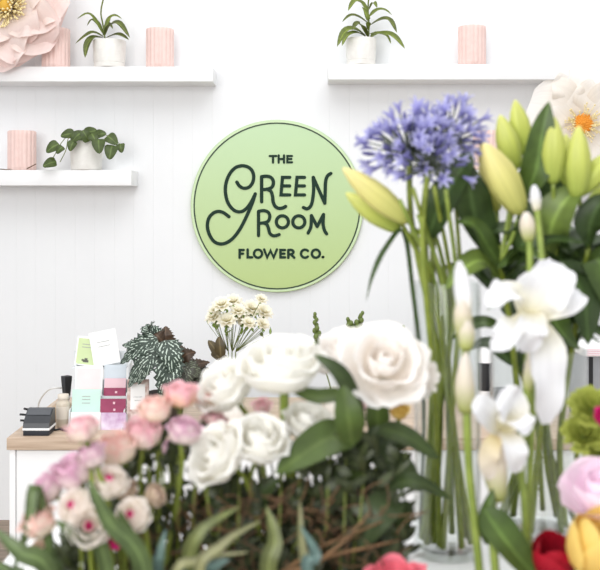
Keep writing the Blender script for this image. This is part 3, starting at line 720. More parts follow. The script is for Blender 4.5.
# ------------------------------------------------------------------ little white spray flowers and green spikes on the counter
def small_bloom_meshes(kind, n, L, W, up):
    out = []
    for k in range(n):
        a = 2 * PI * k / n; d = Vector((math.cos(a), math.sin(a), 0))
        out.append((a, d))
    return out
p = onc(232, 424); WY = p.y
VX = p.x
wv = thing('bud_vase', (p.x, p.y, CT), 'small white vase behind the white roses, mostly hidden', 'vase')
MB().lathe([(.035, 0), (.04, .005), (.045, .06), (.03, .10), (.028, .12), (.025, .12), (.026, .1), (.04, .06), (0, .01)], 28, (p.x, p.y, CT)).part('vase_body', 'pot_white', wv)
def pom_mesh():
    mb = MB(); R = random.Random(3)
    for ring, (n, L, el) in enumerate(((9, 1.0, .15), (9, .9, .55), (7, .75, .95), (5, .5, 1.3))):
        for k in range(n):
            a = 2 * PI * (k + .5 * ring) / n + R.uniform(-.1, .1); d = Vector((math.cos(a) * math.cos(el), math.sin(a) * math.cos(el), math.sin(el)))
            mb.sheet([d * .05, d * L * .55 + Vector((0, 0, .08)), d * L], oval(.26), Vector((-math.cos(a) * math.sin(el), -math.sin(a) * math.sin(el), math.cos(el))), cup=.3, nu=5, nv=2)
    return mb.mesh('blossom', 'spraywhite')
pom = pom_mesh()
cal = MB().lathe([(.06, -.5), (.35, -.35), (.42, -.05), (.3, .05), (0, .08)], 10).mesh('calyx', 'sepal')
sprays = [((214, 318), 8, 'left'), ((222, 306), 9, ''), ((233, 303), 9, ''), ((242, 320), 9, ''), ((252, 310), 10, ''), ((263, 313), 9, ''), ((227, 322), 9, ''), ((248, 324), 7, ''), ((262, 325), 7, ''), ((216, 311), 7, ''), ((261, 300), 6, ''), ((238, 312), 8, '')]
def spray_stem(idx, blooms, label, lean):
    root = thing('spray_chrysanthemum', (p.x + lean, p.y, CT + .02), label, 'flower', 'white spray flowers in the bud vase')
    fork = at(232 + lean * 300, 352, WY)
    MB().tube([root.location, (root.location + fork) / 2, fork], .002, 5, 8).part('stem', 'stem2', root)
    for (c, r_, _) in blooms:
        dy = rnd.uniform(-.05, .05); e = at(c[0], c[1] , WY + dy); d = (e - fork).normalized(); q_ = e - d * .012
        MB().tube([fork, fork.lerp(q_, .5) + Vector((rnd.uniform(-.005, .005), 0, 0)), q_], .0014, 5, 6).part('stem', 'stem2', root)
        Mx = axis_matrix(e, (d.x * .8, -.55, .8), r_ * 1.3 * WY / F, rnd.uniform(0, 6))
        stamp('blossom', pom, root, Mx); stamp('calyx', cal, root, Mx)
    for k in range(8):
        b_ = rnd.choice(blooms)[0]; e = at(b_[0] + rnd.uniform(-10, 10), b_[1] + rnd.uniform(6, 16), WY + rnd.uniform(-.04, .04))
        MB().sheet([e, e + Vector((rnd.uniform(-.01, .01), 0, .012)), e + Vector((rnd.uniform(-.02, .02), 0, .028))], lance(.005), nu=5, nv=2).part('leaf', 'sepal', root)
        MB().tube([fork, fork.lerp(e, .6), e], .001, 4, 4).part('stem', 'stem2', root)
spray_stem(0, sprays[0:2] + sprays[6:7] + sprays[9:10], 'spray of small white flowers leaning left above the white roses', -.012)
spray_stem(1, sprays[2:4] + sprays[11:12] + sprays[7:8], 'spray of small white flowers in the middle of the bud vase', .0)
spray_stem(2, sprays[4:6] + sprays[8:9] + sprays[10:11], 'spray of small white flowers leaning right in the bud vase', .012)
bw = at(222, 352, WY - .03)
br_ = thing('bronze_leaf_sprig', (p.x - .01, p.y - .01, CT + .02), 'single bronze lobed leaf standing left of the white spray flowers', 'leaf')
MB().tube([br_.location, at(225, 385, WY - .02), at(221, 358, WY - .03)], .002, 5, 8).part('stem', 'twig', br_)
for t_, w_ in (((208, 340), 5), ((219, 336), 5.5), ((229, 360), 4), ((211, 353), 4.5)):
    MB().sheet([at(221, 359, WY - .03), at((221 + t_[0]) / 2, (359 + t_[1]) / 2 - 1, WY - .04), at(t_[0], t_[1], WY - .03)], oval(w_ * WY / F), (0, -.8, .6), fold=.2, nu=8, nv=4).part('leaf_lobe', 'brown', br_)
# green spikes in a low jar
p2 = onc(338, 420); GY = p2.y
gv = thing('jar', (p2.x, p2.y, CT), 'plain jar hidden behind the large white rose', 'jar')
MB().lathe([(.045, 0), (.05, .005), (.05, .1), (.042, .12), (.038, .12), (.045, .1), (.045, .01), (0, .01)], 24, (p2.x, p2.y, CT)).part('jar_body', 'pot_white', gv)
budm = MB().ball((0, 0, 0), 1, 6, (.8, .8, 1)).mesh('bud', 'spike')
for (tp, mid_, lab, nb) in (((315, 314), (319, 356), 'green budded spike standing tall left of the big white rose', 16), ((362, 313), (356, 332), 'green spike leaning right above the big white rose', 9), ((348, 319), (354, 333), 'short green spike leaning left above the big white rose', 8), ((262, 334), (268, 360), 'small green spike above the middle white rose', 5), ((404, 327), (394, 345), 'green sprig tip at the right shoulder of the big white rose', 5)):
    bx0 = p2.x
    if tp[0] == 262: bx0 = VX
    root = thing('snapdragon', (bx0 + rnd.uniform(-.01, .01), p2.y if bx0 == p2.x else WY, CT + .015), lab, 'flower')
    P = cat([root.location, root.location.lerp(at(mid_[0], mid_[1], GY), .55) + Vector((0, 0, .025)), at(mid_[0], mid_[1], GY), at(tp[0], tp[1], GY)], 24)
    MB().tube(P[::4], .0025, 5, 12).part('stem', 'stem2', root)
    a0 = at(mid_[0], mid_[1], GY); a1 = at(tp[0], tp[1], GY)
    for k in range(nb):
        t = k / (nb - 1); c = a0.lerp(a1, t) + Vector((math.cos(k * 2.4), math.sin(k * 2.4), 0)) * (.013 * (1.15 - t))
        stamp('bud', budm, root, Matrix.Translation(c) @ Matrix.Scale(.0145 * (1.2 - .6 * t), 4))

# ------------------------------------------------------------------ right end of the counter
p = onc(590, 424)
bx_ = thing('till_cabinet', (p.x + .1, p.y, CT), 'grey box with a pale slatted top at the right end of the counter', 'box')
xa, xz = at(585.5, 0, p.y).x, 1.35; zt2 = at(0, 356, p.y).z
o = MB().rbox((xa, p.y, CT), (xz, p.y + .22, zt2), .004).part('body', 'grey', bx_); smooth_by_angle(o)
MB().box((xa + .012, p.y - .004, CT + .01), (xa + .026, p.y, zt2 - .004)).part('edge_strip', 'black', bx_, False)
o = MB().rbox((xa - .01, p.y - .015, zt2), (xz, p.y + .23, zt2 + .03), .004).part('lid', 'c_white', bx_); smooth_by_angle(o)
for k in range(4): MB().box((xa + .0, p.y - .0165, zt2 + .004 + k * .0065), (xz - .01, p.y - .0145, zt2 + .007 + k * .0065)).part('slat', 'c_palepink', bx_, False)
p = onc(485, 405); u5 = p.y / F
sb = thing('spray_bottle', (p.x, p.y, CT), 'white bottle with a black band seen through the right of the tall glass vase', 'bottle')
zt3 = at(0, 336, p.y).z - CT
MB().lathe([(.026, 0), (.028, .004), (.028, zt3 * .7), (.02, zt3 * .8), (.014, zt3 * .84), (.014, zt3), (0, zt3)], 24, (p.x, p.y, CT)).part('bottle_body', 'white', sb)
MB().lathe([(.0285, zt3 * .22), (.0287, zt3 * .24), (.0287, zt3 * .6), (.0285, zt3 * .62)], 24, (p.x, p.y, CT)).part('band', 'black', sb)
p = onc(503, 410)
tm = thing('payment_terminal', (p.x, p.y, CT), 'dark payment terminal on the counter behind the white irises', 'terminal')
o = MB().rbox((p.x - .035, p.y, CT), (p.x + .035, p.y + .09, CT + .075), .006).part('body', 'charcoal', tm); smooth_by_angle(o)
o = MB().rbox((p.x - .027, p.y - .003, CT + .028), (p.x + .027, p.y + .002, CT + .066), .001).part('screen', 'black', tm)

# ------------------------------------------------------------------ the flower stand in front
TZ = 1.18; TF, TB = 1.135, 1.345; LZ = .80
fs_ = thing('flower_stand', (.1, 1.1, 0), 'white two-tier flower stand under the glass vases', 'stand')
xs0, xs1 = -.36, .75
o = MB().rbox((xs0, TF, TZ - .03), (xs1, TB, TZ), .003).part('upper_shelf', 'white', fs_); smooth_by_angle(o)
o = MB().rbox((-.5, .72, LZ - .03), (xs1, TB - .03, LZ), .003).part('lower_shelf', 'white', fs_); smooth_by_angle(o)
for x_ in (xs0 + .03, xs1 - .03): 
    MB().box((x_ - .02, TB - .05, 0), (x_ + .02, TB - .01, TZ - .03)).part('leg', 'white', fs_, False)
for x_ in (-.46, xs1 - .03): 
    MB().box((x_ - .02, .74, 0), (x_ + .02, .78, LZ - .03)).part('leg', 'white', fs_, False)

def bucket(x, y, r, h, label, z=None):
    z = LZ if z is None else z
    root = thing('flower_bucket', (x, y, z), label, 'bucket')
    MB().lathe([(r * .82, 0), (r * .84, .004), (r, h - .004), (r * 1.03, h), (r * .99, h + .002), (r * .97, h - .01), (r * .82, .012), (0, .012)], 36, (x, y, z)).part('bucket_body', 'bucket', root)
    MB().lathe([(r * .9, h * .5), (0, h * .5)], 24, (x, y, z)).part('water', 'water', root)
    return Vector((x, y, z + .015))
BL = bucket(-.17, .93, .115, .26, 'zinc bucket below the pink roses')
BM_ = bucket(.06, .97, .10, .26, 'zinc bucket below the white roses')
BI = bucket(.22, .94, .05, .24, 'narrow zinc bucket below the white irises')
BT = bucket(.36, .93, .085, .24, 'zinc bucket below the tulips')

def vase(x, y, r, h, wl, label, base=.009):
    root = thing('glass_vase', (x, y, TZ), label, 'vase')
    t = .0026
    MB().lathe([(0, .0012), (r * .90, .0012), (r * .95, .0002), (r * .985, .0015), (r, .006), (r, h - .006), (r + .0007, h - .002), (r - t / 2, h), (r - t - .0007, h - .002), (r - t, h - .006), (r - t, base + .004), (r * .85, base), (0, base)], 64, (x, y, TZ)).part('glass_wall', 'glass', root)
    rw = r - t + .0006
    MB().lathe([(0, base - .0006), (r * .85, base - .0006), (rw, base + .0034), (rw, wl), (0, wl)], 64, (x, y, TZ)).part('water', 'water', root)
    for o in root.children: smooth_by_angle(o, 40)
    return Vector((x, y, TZ + base))
V1Y = 1.20; v1x = at(447, 0, V1Y).x; V1R = 33.5 * V1Y / F
V1 = vase(v1x, V1Y, V1R, at(0, 281, V1Y).z - TZ, at(0, 432, V1Y).z - TZ, 'tall clear glass cylinder vase holding agapanthus stems in water')
V2Y = 1.275; v2x = at(538, 0, V2Y).x; V2R = 47 * V2Y / F
V2 = vase(v2x, V2Y, V2R, at(0, 347, V2Y).z - TZ, at(0, 470, V2Y).z - TZ, 'shorter wide glass vase holding lily stems behind the red tulip')

# ------------------------------------------------------------------ flower heads (unit radius, axis +z)
def head(layers, mat, seed, ruf=.03, tip=.25):
    R = random.Random(seed); out = []
    for li, (n, half, prof) in enumerate(layers):
        a0 = R.uniform(0, 6)
        for k in range(n):
            j = R.uniform(.94, 1.06)
            pr = [(r * (1 if i == 0 else j), z * (2 - j)) for i, (r, z) in enumerate(prof)]
            out.append(('petal', MB().wrap(a0 + 2 * PI * k / n + R.uniform(-.12, .12), half, pr, tip, ruf * (.4 + li * .3), R.choice((1.5, 2, 2.5)), 8, 9, R.uniform(0, 6)).mesh('petal', mat)))
    return out
def sepals(mat='sepal'):
    mb = MB()
    mb.lathe([(.05, -.16), (.13, -.12), (.17, 0), (.12, .08), (0, .1)], 10)
    for k in range(5):
        a = 2 * PI * k / 5; d = Vector((math.cos(a), math.sin(a), 0))
        mb.sheet([d * .1 + Vector((0, 0, -.02)), d * .34 + Vector((0, 0, .05)), d * .5 + Vector((0, 0, -.08))], lance(.1), (0, 0, 1), nu=6, nv=2)
    return ('calyx', mb.mesh('calyx', mat))
CAL = sepals()
ROSE = [(3, 1.5, [(.03, .1), (.18, .45), (.2, .8), (.12, 1.0)]), (4, 1.15, [(.06, .08), (.40, .40), (.42, .8), (.40, 1.0)]),
        (5, .95, [(.08, .05), (.58, .26), (.68, .66), (.76, .94), (.84, .98)]), (5, .9, [(.08, 0), (.62, .08), (.92, .36), (1.12, .58), (1.24, .5)])]
ROSE_SIDE = [(3, 1.5, [(.03, .1), (.22, .5), (.22, .95), (.14, 1.12)]), (4, 1.15, [(.06, .1), (.46, .42), (.48, .9), (.44, 1.15)]), (5, .95, [(.08, .05), (.66, .26), (.78, .7), (.82, 1.04), (.92, 1.08)]),
             (5, .9, [(.08, 0), (.68, .12), (.96, .44), (1.08, .78), (1.2, .74)])]
BUDDY = [(3, 1.6, [(.03, .1), (.2, .6), (.18, 1.1), (.08, 1.3)]), (4, 1.25, [(.06, .08), (.48, .4), (.46, 1.0), (.34, 1.36)]), (5, .95, [(.08, .04), (.68, .34), (.72, .9), (.62, 1.3), (.66, 1.36)]), (4, .9, [(.08, 0), (.74, .28), (.88, .8), (.92, 1.08), (1.08, 1.06)])]
OPENCUP = [(4, 1.2, [(.06, .08), (.36, .4), (.36, .9), (.3, 1.2)]), (5, 1.0, [(.08, .05), (.6, .3), (.66, .8), (.62, 1.25)]), (5, .8, [(.08, 0), (.74, .2), (.88, .65), (.9, 1.05), (1.02, 1.2)])]
H_ROSE = [head(ROSE, 'rose', s, .06, .38) for s in (1, 2)]; H_SIDE = [head(ROSE_SIDE, 'rose', s, .06, .36) for s in (3, 4, 5)]
H_BUD = [head(BUDDY, 'pink', s, .07, .42) for s in (11, 12, 13)]; H_CUP = [head(OPENCUP, 'pink', s, .09, .5) for s in (21, 22, 23)]
HEART = [(3, 1.5, [(.03, .2), (.09, .5), (.1, .8), (.05, .95)]), (4, 1.2, [(.05, .3), (.18, .6), (.22, .85), (.18, 1.0)])]
H_SPR = [head(HEART, 'magenta', 31, .03) , head([(5, 1.0, [(.08, .1), (.36, .4), (.33, .8), (.3, 1.02)]), (6, .9, [(.08, .03), (.56, .2), (.64, .65), (.58, .98), (.64, 1.0)]), (6, .85, [(.08, 0), (.72, .1), (.9, .45), (.88, .82), (.96, .84)]), (5, .8, [(.08, 0), (.76, .02), (1.04, .3), (1.1, .5), (1.15, .46)])], 'cream_pink', 32, .04)]

def stemtube(root, pts, r, mat='stem', name='stem', k=14):
    return MB().tube(pts, r, 7, k).part(name, mat, root)
def leafpx(root, path, half, mat, face=(0, -.65, .75), fold=.18, cup=0, ruf=.04, prof=lance, nu=14, nv=6, name='leaf'):
    pts = [at(*p) for p in path]; Y = path[0][2]
    return MB().sheet(pts, prof(half * Y / F), face, cup=cup, fold=fold, ruf=ruf, rf=2, nu=nu, nv=nv, ph=half).part(name, mat, root)

def flower(name, cat_, label, base, c, axis, R, hd, mat=None, stem='stem', sr=.0026, bend=.06, group=None, cal=True, off=.55, tilt_k=1.0):
    ax = Vector(axis).normalized(); R = R * c.y / F; hb = c - ax * R * off
    root = thing(name, base, label, cat_, group)
    for i, (nm, me) in enumerate(hd):
        stamp(nm, me, root, axis_matrix(hb, ax, R, 0), mat)
    if cal: stamp(CAL[0], CAL[1], root, axis_matrix(hb, ax, R, 0))
    b1 = hb - ax * R * .1; b2 = hb - ax * bend * .6 - Vector((0, 0, bend * .5))
    stemtube(root, [base, base.lerp(b2, .55) + Vector((0, 0, 0)), b2, b1], sr, stem)
    return root
def inb(b, r=.06, z=0):
    a = rnd.uniform(0, 6.28); q = r * math.sqrt(rnd.random()); return b + Vector((q * math.cos(a), q * math.sin(a), z))

# white roses
WR = 'white roses'
R1 = flower('white_rose', 'rose', 'large open white rose facing the camera, rightmost of the white roses', inb(BM_), at(385, 362, .97), (.06, -.80, .60), 38, H_ROSE[0], 'rose_blush', group=WR)
R2 = flower('white_rose', 'rose', 'upright white rose on a green stem in the middle of the bunch', inb(BM_), at(282, 366, .98), (-.08, -.28, .95), 38, H_SIDE[0], group=WR, stem='stem3', sr=.005)
R3 = flower('white_rose', 'rose', 'white rose leaning left just above the pink roses', inb(BM_), at(226, 388, .99), (-.55, -.4, .7), 29, H_SIDE[1], group=WR)
R4 = flower('white_rose', 'rose', 'lower white rose facing forward above the long rose leaf', inb(BM_), at(260, 441, .93), (.15, -.5, .85), 28, H_SIDE[2], group=WR)
R5 = flower('white_rose', 'rose', 'lowest white rose nodding left beside the pink roses', inb(BM_), at(218, 456, .92), (-.6, -.5, .5), 30, H_SIDE[1], group=WR)
R6 = flower('white_rose', 'rose', 'white rose partly hidden behind the large rose leaves', inb(BM_), at(308, 424, .97), (.25, -.35, .9), 24, H_SIDE[0], group=WR)
R7 = flower('white_rose', 'rose', 'white rose tucked behind the left of the largest white rose', inb(BM_), at(343, 354, 1.03), (-.35, -.35, .85), 28, H_SIDE[1], 'rose_blush', group=WR)
mumw = head([(8, .5, [(.05, .1), (.35, .5), (.5, .9), (.6, 1.1)]), (9, .42, [(.05, .05), (.5, .4), (.8, .7), (1.0, .8)]), (9, .4, [(.05, 0), (.55, .2), (.95, .35), (1.2, .35)])], 'rose_blush', 55, .03, .6)
flower('white_chrysanthemum', 'flower', 'white flower with pointed petals at the right of the largest rose', inb(BM_), at(424, 375, 1.0), (.7, -.6, .2), 20, mumw)
for root, path, h, m in ((R1, [(356, 432, .95), (322, 442, .93), (275, 474, .91)], 21, 'rose_leaf'), (R1, [(362, 436, .97), (352, 400, .95), (338, 372, .94), (314, 354, .95)], 11, 'rose_leaf2'), (R1, [(352, 446, .93), (348, 415, .92), (343, 385, .93)], 15, 'rose_leaf'),
                         (R2, [(346, 393, .97), (318, 397, .96), (287, 388, .96)], 10, 'rose_leaf'), (R1, [(378, 428, .98), (405, 436, .97), (440, 459, .97)], 12, 'rose_leaf2'), (R1, [(382, 492, .96), (412, 481, .94), (452, 499, .95)], 10, 'rose_leaf2'),
                         (R6, [(397, 497, .95), (380, 512, .93), (360, 548, .93)], 18, 'rose_leaf2'), (R7, [(392, 450, 1.0), (408, 470, .99), (420, 492, .99)], 9, 'rose_leaf2'), (R7, [(378, 440, 1.0), (378, 410, .99), (384, 388, .99)], 12, 'rose_leaf'),
                         (R6, [(330, 500, .97), (350, 470, .97), (372, 445, .97)], 15, 'rose_leaf'), (R6, [(385, 545, .95), (398, 520, .95), (408, 500, .96)], 12, 'rose_leaf2'), (R1, [(395, 470, .99), (390, 445, .98), (398, 420, .99)], 12, 'rose_leaf2'),
                         (R4, [(255, 520, .95), (262, 495, .94), (280, 478, .94)], 10, 'rose_leaf2'), (R7, [(350, 480, .99), (362, 455, .98), (380, 425, .98)], 14, 'rose_leaf2'), (R5, [(238, 520, .95), (225, 505, .94), (205, 500, .94)], 9, 'rose_leaf2'),
                         (R6, [(352, 440, 1.0), (376, 452, 1.0), (392, 478, 1.0)], 14, 'rose_leaf'), (R4, [(300, 520, .97), (318, 495, .96), (340, 480, .96)], 11, 'rose_leaf2')):
    leafpx([c_ for c_ in root.children if c_.name.startswith('stem')][0], path, h, m, prof=oval)

# pink roses
PG = 'pink roses in the left bunch'
pinks = [((181, 397), 17, .96, (.1, -.35, .95), H_CUP[0], 'salmon', 'topmost pink rose of the left bunch, salmon at its base'),
         ((155, 413), 17, .94, (-.1, -.3, .95), H_BUD[0], 'peach', 'peach pink rose just left of and below the topmost one'),
         ((183, 434), 17, .93, (.2, -.4, .9), H_BUD[1], 'lilacpink', 'mottled lilac pink rose straight below the topmost pink rose'),
         ((143, 436), 19, .92, (.1, -.4, .9), H_CUP[1], 'pink', 'pale pink rose below the peach pink rose'),
         ((117, 453), 21, .90, (-.2, -.5, .85), H_BUD[2], 'peach', 'plump pale peach rose in the middle of the left bunch'),
         ((84, 432), 17, .86, (-.3, -.3, .9), H_BUD[0], 'pink', 'blurred pink rosebud nearest the card stand'),
         ((93, 458), 16, .86, (-.4, -.4, .8), H_BUD[1], 'lilacpink', 'lilac pink rosebud left of the plump peach rose'),
         ((75, 473), 21, .88, (-.4, -.5, .7), H_CUP[2], 'lilacpink', 'wide lilac pink rose toward the left of the bunch'),
         ((50, 491), 18, .88, (-.7, -.4, .5), H_BUD[2], 'lilacpink', 'leftmost lilac pink rose pointing left over the counter front'),
         ((214, 425), 13, .98, (.3, -.3, .9), H_BUD[0], 'pink', 'small pink rose squeezed between the white roses'),
         ((208, 402), 15, 1.0, (-.1, -.3, .9), H_CUP[1], 'peach', 'peach rose showing under the left white rose'),
         ((40, 525), 18, .86, (-.3, -.6, .7), H_BUD[1], 'peach', 'peach rose low at the far left among blade leaves'),
         ((42, 552), 12, .88, (-.2, -.6, .5), H_BUD[0], 'beige', 'faded dusky rose just below the far left peach rose'),
         ((170, 452), 12, 1.0, (.1, -.3, .9), H_BUD[1], 'lilacpink', 'small dusky pink rose deep between the stems')]
PR = []
for c, r, Y, ax, hd, m, lab in pinks:
    ax = (ax[0] * .7, ax[1] * .4, ax[2])
    PR.append(flower('pink_rose', 'rose', lab, inb(BL, .085), at(c[0], c[1], Y), ax, r * 1.04, hd, m, 'stem', .0022, .05, PG))
SG = 'cream spray roses in the left bunch'
for c, r, Y, ax, lab in (((109, 481), 17, .87, (.1, -.65, .7), 'cream spray rose with a small pink heart, highest of its kind'), ((74, 506), 17, .85, (-.35, -.75, .45), 'cream spray rose with a magenta heart, left of the pair'),
                         ((89, 526), 19, .84, (.15, -.85, .3), 'cream spray rose with a faint pink heart, lowest of its kind'), ((132, 515), 17, .86, (-.25, -.85, .45), 'cream spray rose with a bright magenta heart, rightmost of its kind')):
    root = flower('spray_rose', 'rose', lab, inb(BL, .085), at(c[0], c[1], Y), ax, r, H_SPR[0] + H_SPR[1], None, 'stem', .0024, .05, SG)
flower('spray_rose', 'rose', 'small magenta bud low between the cream spray roses', inb(BL, .085), at(112, 541, .86), (.3, -.6, .6), 11, H_BUD[2], 'magentabud', group=None)
for c, lab, ax in (((126, 492), 'beige rosebud left of another beige bud beneath the pink roses', (.1, -.4, .8)), ((153, 497), 'beige rosebud pointing right beneath the pink roses', (.75, -.3, .5))):
    flower('spray_rose', 'rose', lab, inb(BL, .085), at(c[0], c[1], .9), ax, 12, H_BUD[0], 'beige')
for i, (path, h, m) in enumerate((([(88, 478, .83), (108, 520, .83), (146, 580, .84)], 10, 'blade'), ([(118, 508, .84), (130, 540, .84), (142, 590, .85)], 9, 'blade'), ([(40, 498, .86), (28, 530, .85), (10, 580, .85)], 6, 'blade'), ([(-6, 528, .84), (20, 552, .83), (55, 585, .84)], 10, 'blade'),
                   ([(55, 520, .84), (75, 535, .84), (105, 560, .85)], 9, 'blade'), ([(60, 590, .85), (50, 560, .85), (48, 535, .85)], 8, 'blade'), ([(158, 585, .86), (160, 555, .86), (166, 528, .87)], 6, 'blade3'), ([(182, 590, .86), (198, 535, .85), (240, 506, .86)], 8, 'blade2'),
                   ([(230, 560, .86), (215, 565, .86), (190, 590, .86)], 8, 'blade3'), ([(270, 590, .87), (275, 540, .87), (266, 505, .88)], 9, 'blade2'), ([(200, 590, .85), (222, 545, .85), (262, 520, .86)], 6, 'blade4'), ([(310, 590, .88), (302, 545, .88), (300, 500, .89)], 5, 'blade4'), ([(-10, 560, .84), (10, 575, .84), (25, 600, .84)], 10, 'blade'), ([(170, 590, .85), (200, 560, .85), (250, 552, .85)], 5, 'blade4'), ([(308, 580, .88), (316, 555, .88), (300, 525, .88)], 7, 'blade3'))):
    base = (BL if path[0][0] < 200 else BM_) + Vector((rnd.uniform(-.05, .05), rnd.uniform(-.05, .02), 0))
    labs = ['long green blade leaf in front of the cream spray roses', 'green blade leaf right of the rightmost cream spray rose', 'narrow blade leaf rising at the far left over the floor', 'broad blade leaf arching in from the left edge', 'blade leaf crossing below the leftmost spray rose', 'upright blade leaf under the far left peach rose',
            'blue grey blade leaf standing among the stems', 'olive blade leaf arching right below the lowest white rose', 'blue grey blade leaf at the bottom left of centre', 'olive upright blade leaf below the white roses', 'thin grey blade leaf bending right at the bottom', 'thin grey blade leaf straight up at bottom centre', 'blade leaf in the bottom left corner', 'thin grey blade leaf lying nearly flat at the bottom', 'blue grey blade leaf near the orange raffia']
    root = thing('blade_leaf', base, labs[i], 'leaf', 'blade leaves in the left and middle bunches')
    pts = [at(*q) for q in path]
    if i in (0, 1, 3, 4, 8, 12) : pts = pts[::-1]
    full = [base, base.lerp(pts[0], .6)] + pts
    MB().sheet(full, lambda t, h=h, Y=path[0][2]: h * Y / F * (.35 + .65 * min(1, t * 1.6)) * min(1, (1 - t) * 3.0) ** .7, (0, -.85, .5), fold=.25, ruf=.03, nu=26, nv=4).part('blade', m, root)

# thin stems, twigs and filler in the two bunches
fill = MB(); R = random.Random(21)
for k in range(2300):
    px_ = R.uniform(55, 405) if k % 3 else R.uniform(200, 400); top = (428 if px_ > 140 else 448) if px_ < 215 else (485 if px_ < 300 else 440); py_ = top + (640 - top) * R.random() ** .8
    if px_ < 110: py_ = max(py_, 520 + (110 - px_) * .9)
    Y = R.uniform(.93, 1.06); p_ = at(px_, py_, Y); a = R.uniform(-1.4, 1.4); l = R.uniform(.010, .028)
    d = Vector((math.sin(a), R.uniform(-.5, .5), math.cos(a)))
    fill.sheet([p_, p_ + d * l * .5 + Vector((0, -.002, 0)), p_ + d * l], lance(R.uniform(.002, .006)), (R.uniform(-.5, .5), -.8, .5), nu=4, nv=2)
for k in range(210):
    px_ = R.uniform(60, 405); Y = R.uniform(.95, 1.07); top = R.uniform(455, 540); e = at(px_, top, Y)
    b_ = (BL if px_ < 215 else BM_); q = Vector((b_.x + (e.x - b_.x) * .4, .96 + R.uniform(-.05, .05), LZ + .2))
    fill.tube([q, q.lerp(e, .6), e], R.uniform(.0007, .0016), 4, 6)
fill.obj('filler_greenery', 'filler', BM_, kind='stuff', label='mass of fine dark green filler sprigs under the roses', category='greenery')
dry = MB()
for k in range(420):
    px_ = R.uniform(140, 400); py_ = R.uniform(520, 620) - (25 if 180 < px_ < 390 else 0); Y = R.uniform(.91, 1.0); p_ = at(px_, py_, Y); a = R.uniform(-1.6, 1.6); l = R.uniform(.015, .04)
    d = Vector((math.sin(a), R.uniform(-.4, .4), math.cos(a) * .8)); dry.tube([p_, p_ + d * l * .5 + Vector((R.uniform(-.006, .006), 0, R.uniform(-.006, .006))), p_ + d * l], .0008, 4, 4)
dry.obj('dried_moss', 'twig', BM_, kind='stuff', label='tangle of brown dried moss at the foot of the roses', category='moss')
thn = [((205, 456), (212, 570)), ((222, 480), (218, 580)), ((160, 440), (170, 560)), ((148, 462), (158, 570)), ((240, 486), (236, 590)), ((196, 470), (190, 580)), ((330, 470), (322, 590)), ((346, 480), (342, 590)), ((300, 490), (296, 590)), ((180, 460), (176, 580)), ((282, 480), (276, 590)), ((366, 470), (352, 590))]
for i, (t_, b_) in enumerate(thn):
    b0 = (BL if t_[0] < 215 else BM_) + Vector((rnd.uniform(-.03, .03), rnd.uniform(-.03, .03), 0))
    root = thing('cut_stem', b0, 'bare cut stem among the crowded stems below the roses', 'stem', 'bare stems below the roses')
    MB().tube([b0, at(b_[0], b_[1], .95), at((t_[0] + b_[0]) / 2, (t_[1] + b_[1]) / 2, .93), at(t_[0], t_[1] - (22 if t_[0] > 215 else 0), .96)], .0016 if t_[0] < 215 else .0012, 6, 12).part('stem', ['stem', 'stem3', 'stem2'][i % 3] if t_[0] < 215 else 'stem2', root)
rf_ = thing('raffia_tie', at(300, 592, .9), 'twisted orange brown raffia strand at the bottom centre', 'raffia')
for pts in ([(270, 582), (300, 560), (325, 545), (350, 535), (385, 520)], [(300, 575), (318, 552), (322, 540), (316, 528)], [(285, 575), (330, 556), (365, 548), (400, 540)], [(318, 562), (345, 540), (370, 512)]):
    MB().tube([at(a, b_, .885 + .01 * i) for i, (a, b_) in enumerate(pts)], lambda t: .0021 * (1.1 - .7 * t), 6, 14).part('strand', 'raffia', rf_)
MB().tube([at(300, 592, .9), at(290, 588, .892), at(280, 580, .885)], .003, 6, 6).part('strand', 'raffia', rf_)
MB().tube([BM_ + Vector((0, -.03, .05)), at(300, 640, .92), at(300, 592, .9)], .003, 6, 8).part('strand', 'raffia', rf_)

# coral bloom at the bottom
flower('coral_rose', 'flower', 'coral pink bloom cut off by the bottom edge below the dark leaves', inb(BM_), at(397, 590, .9), (.05, -.25, .95), 31, H_CUP[0], 'coral')

# small pink and yellow buds behind the big rose
for (c, m, lab) in (((370, 405), 'pink', 'tiny pink bud under the largest white rose'), ((399, 412), 'yellow', 'small yellow bloom between the largest rose and the vase'), ((262, 408), 'pink', 'tiny pink bud below the middle white rose')):
    flower('filler_bud', 'flower', lab, inb(BM_), at(c[0], c[1], 1.08), (0, -.5, .9), 10, H_BUD[1], m)

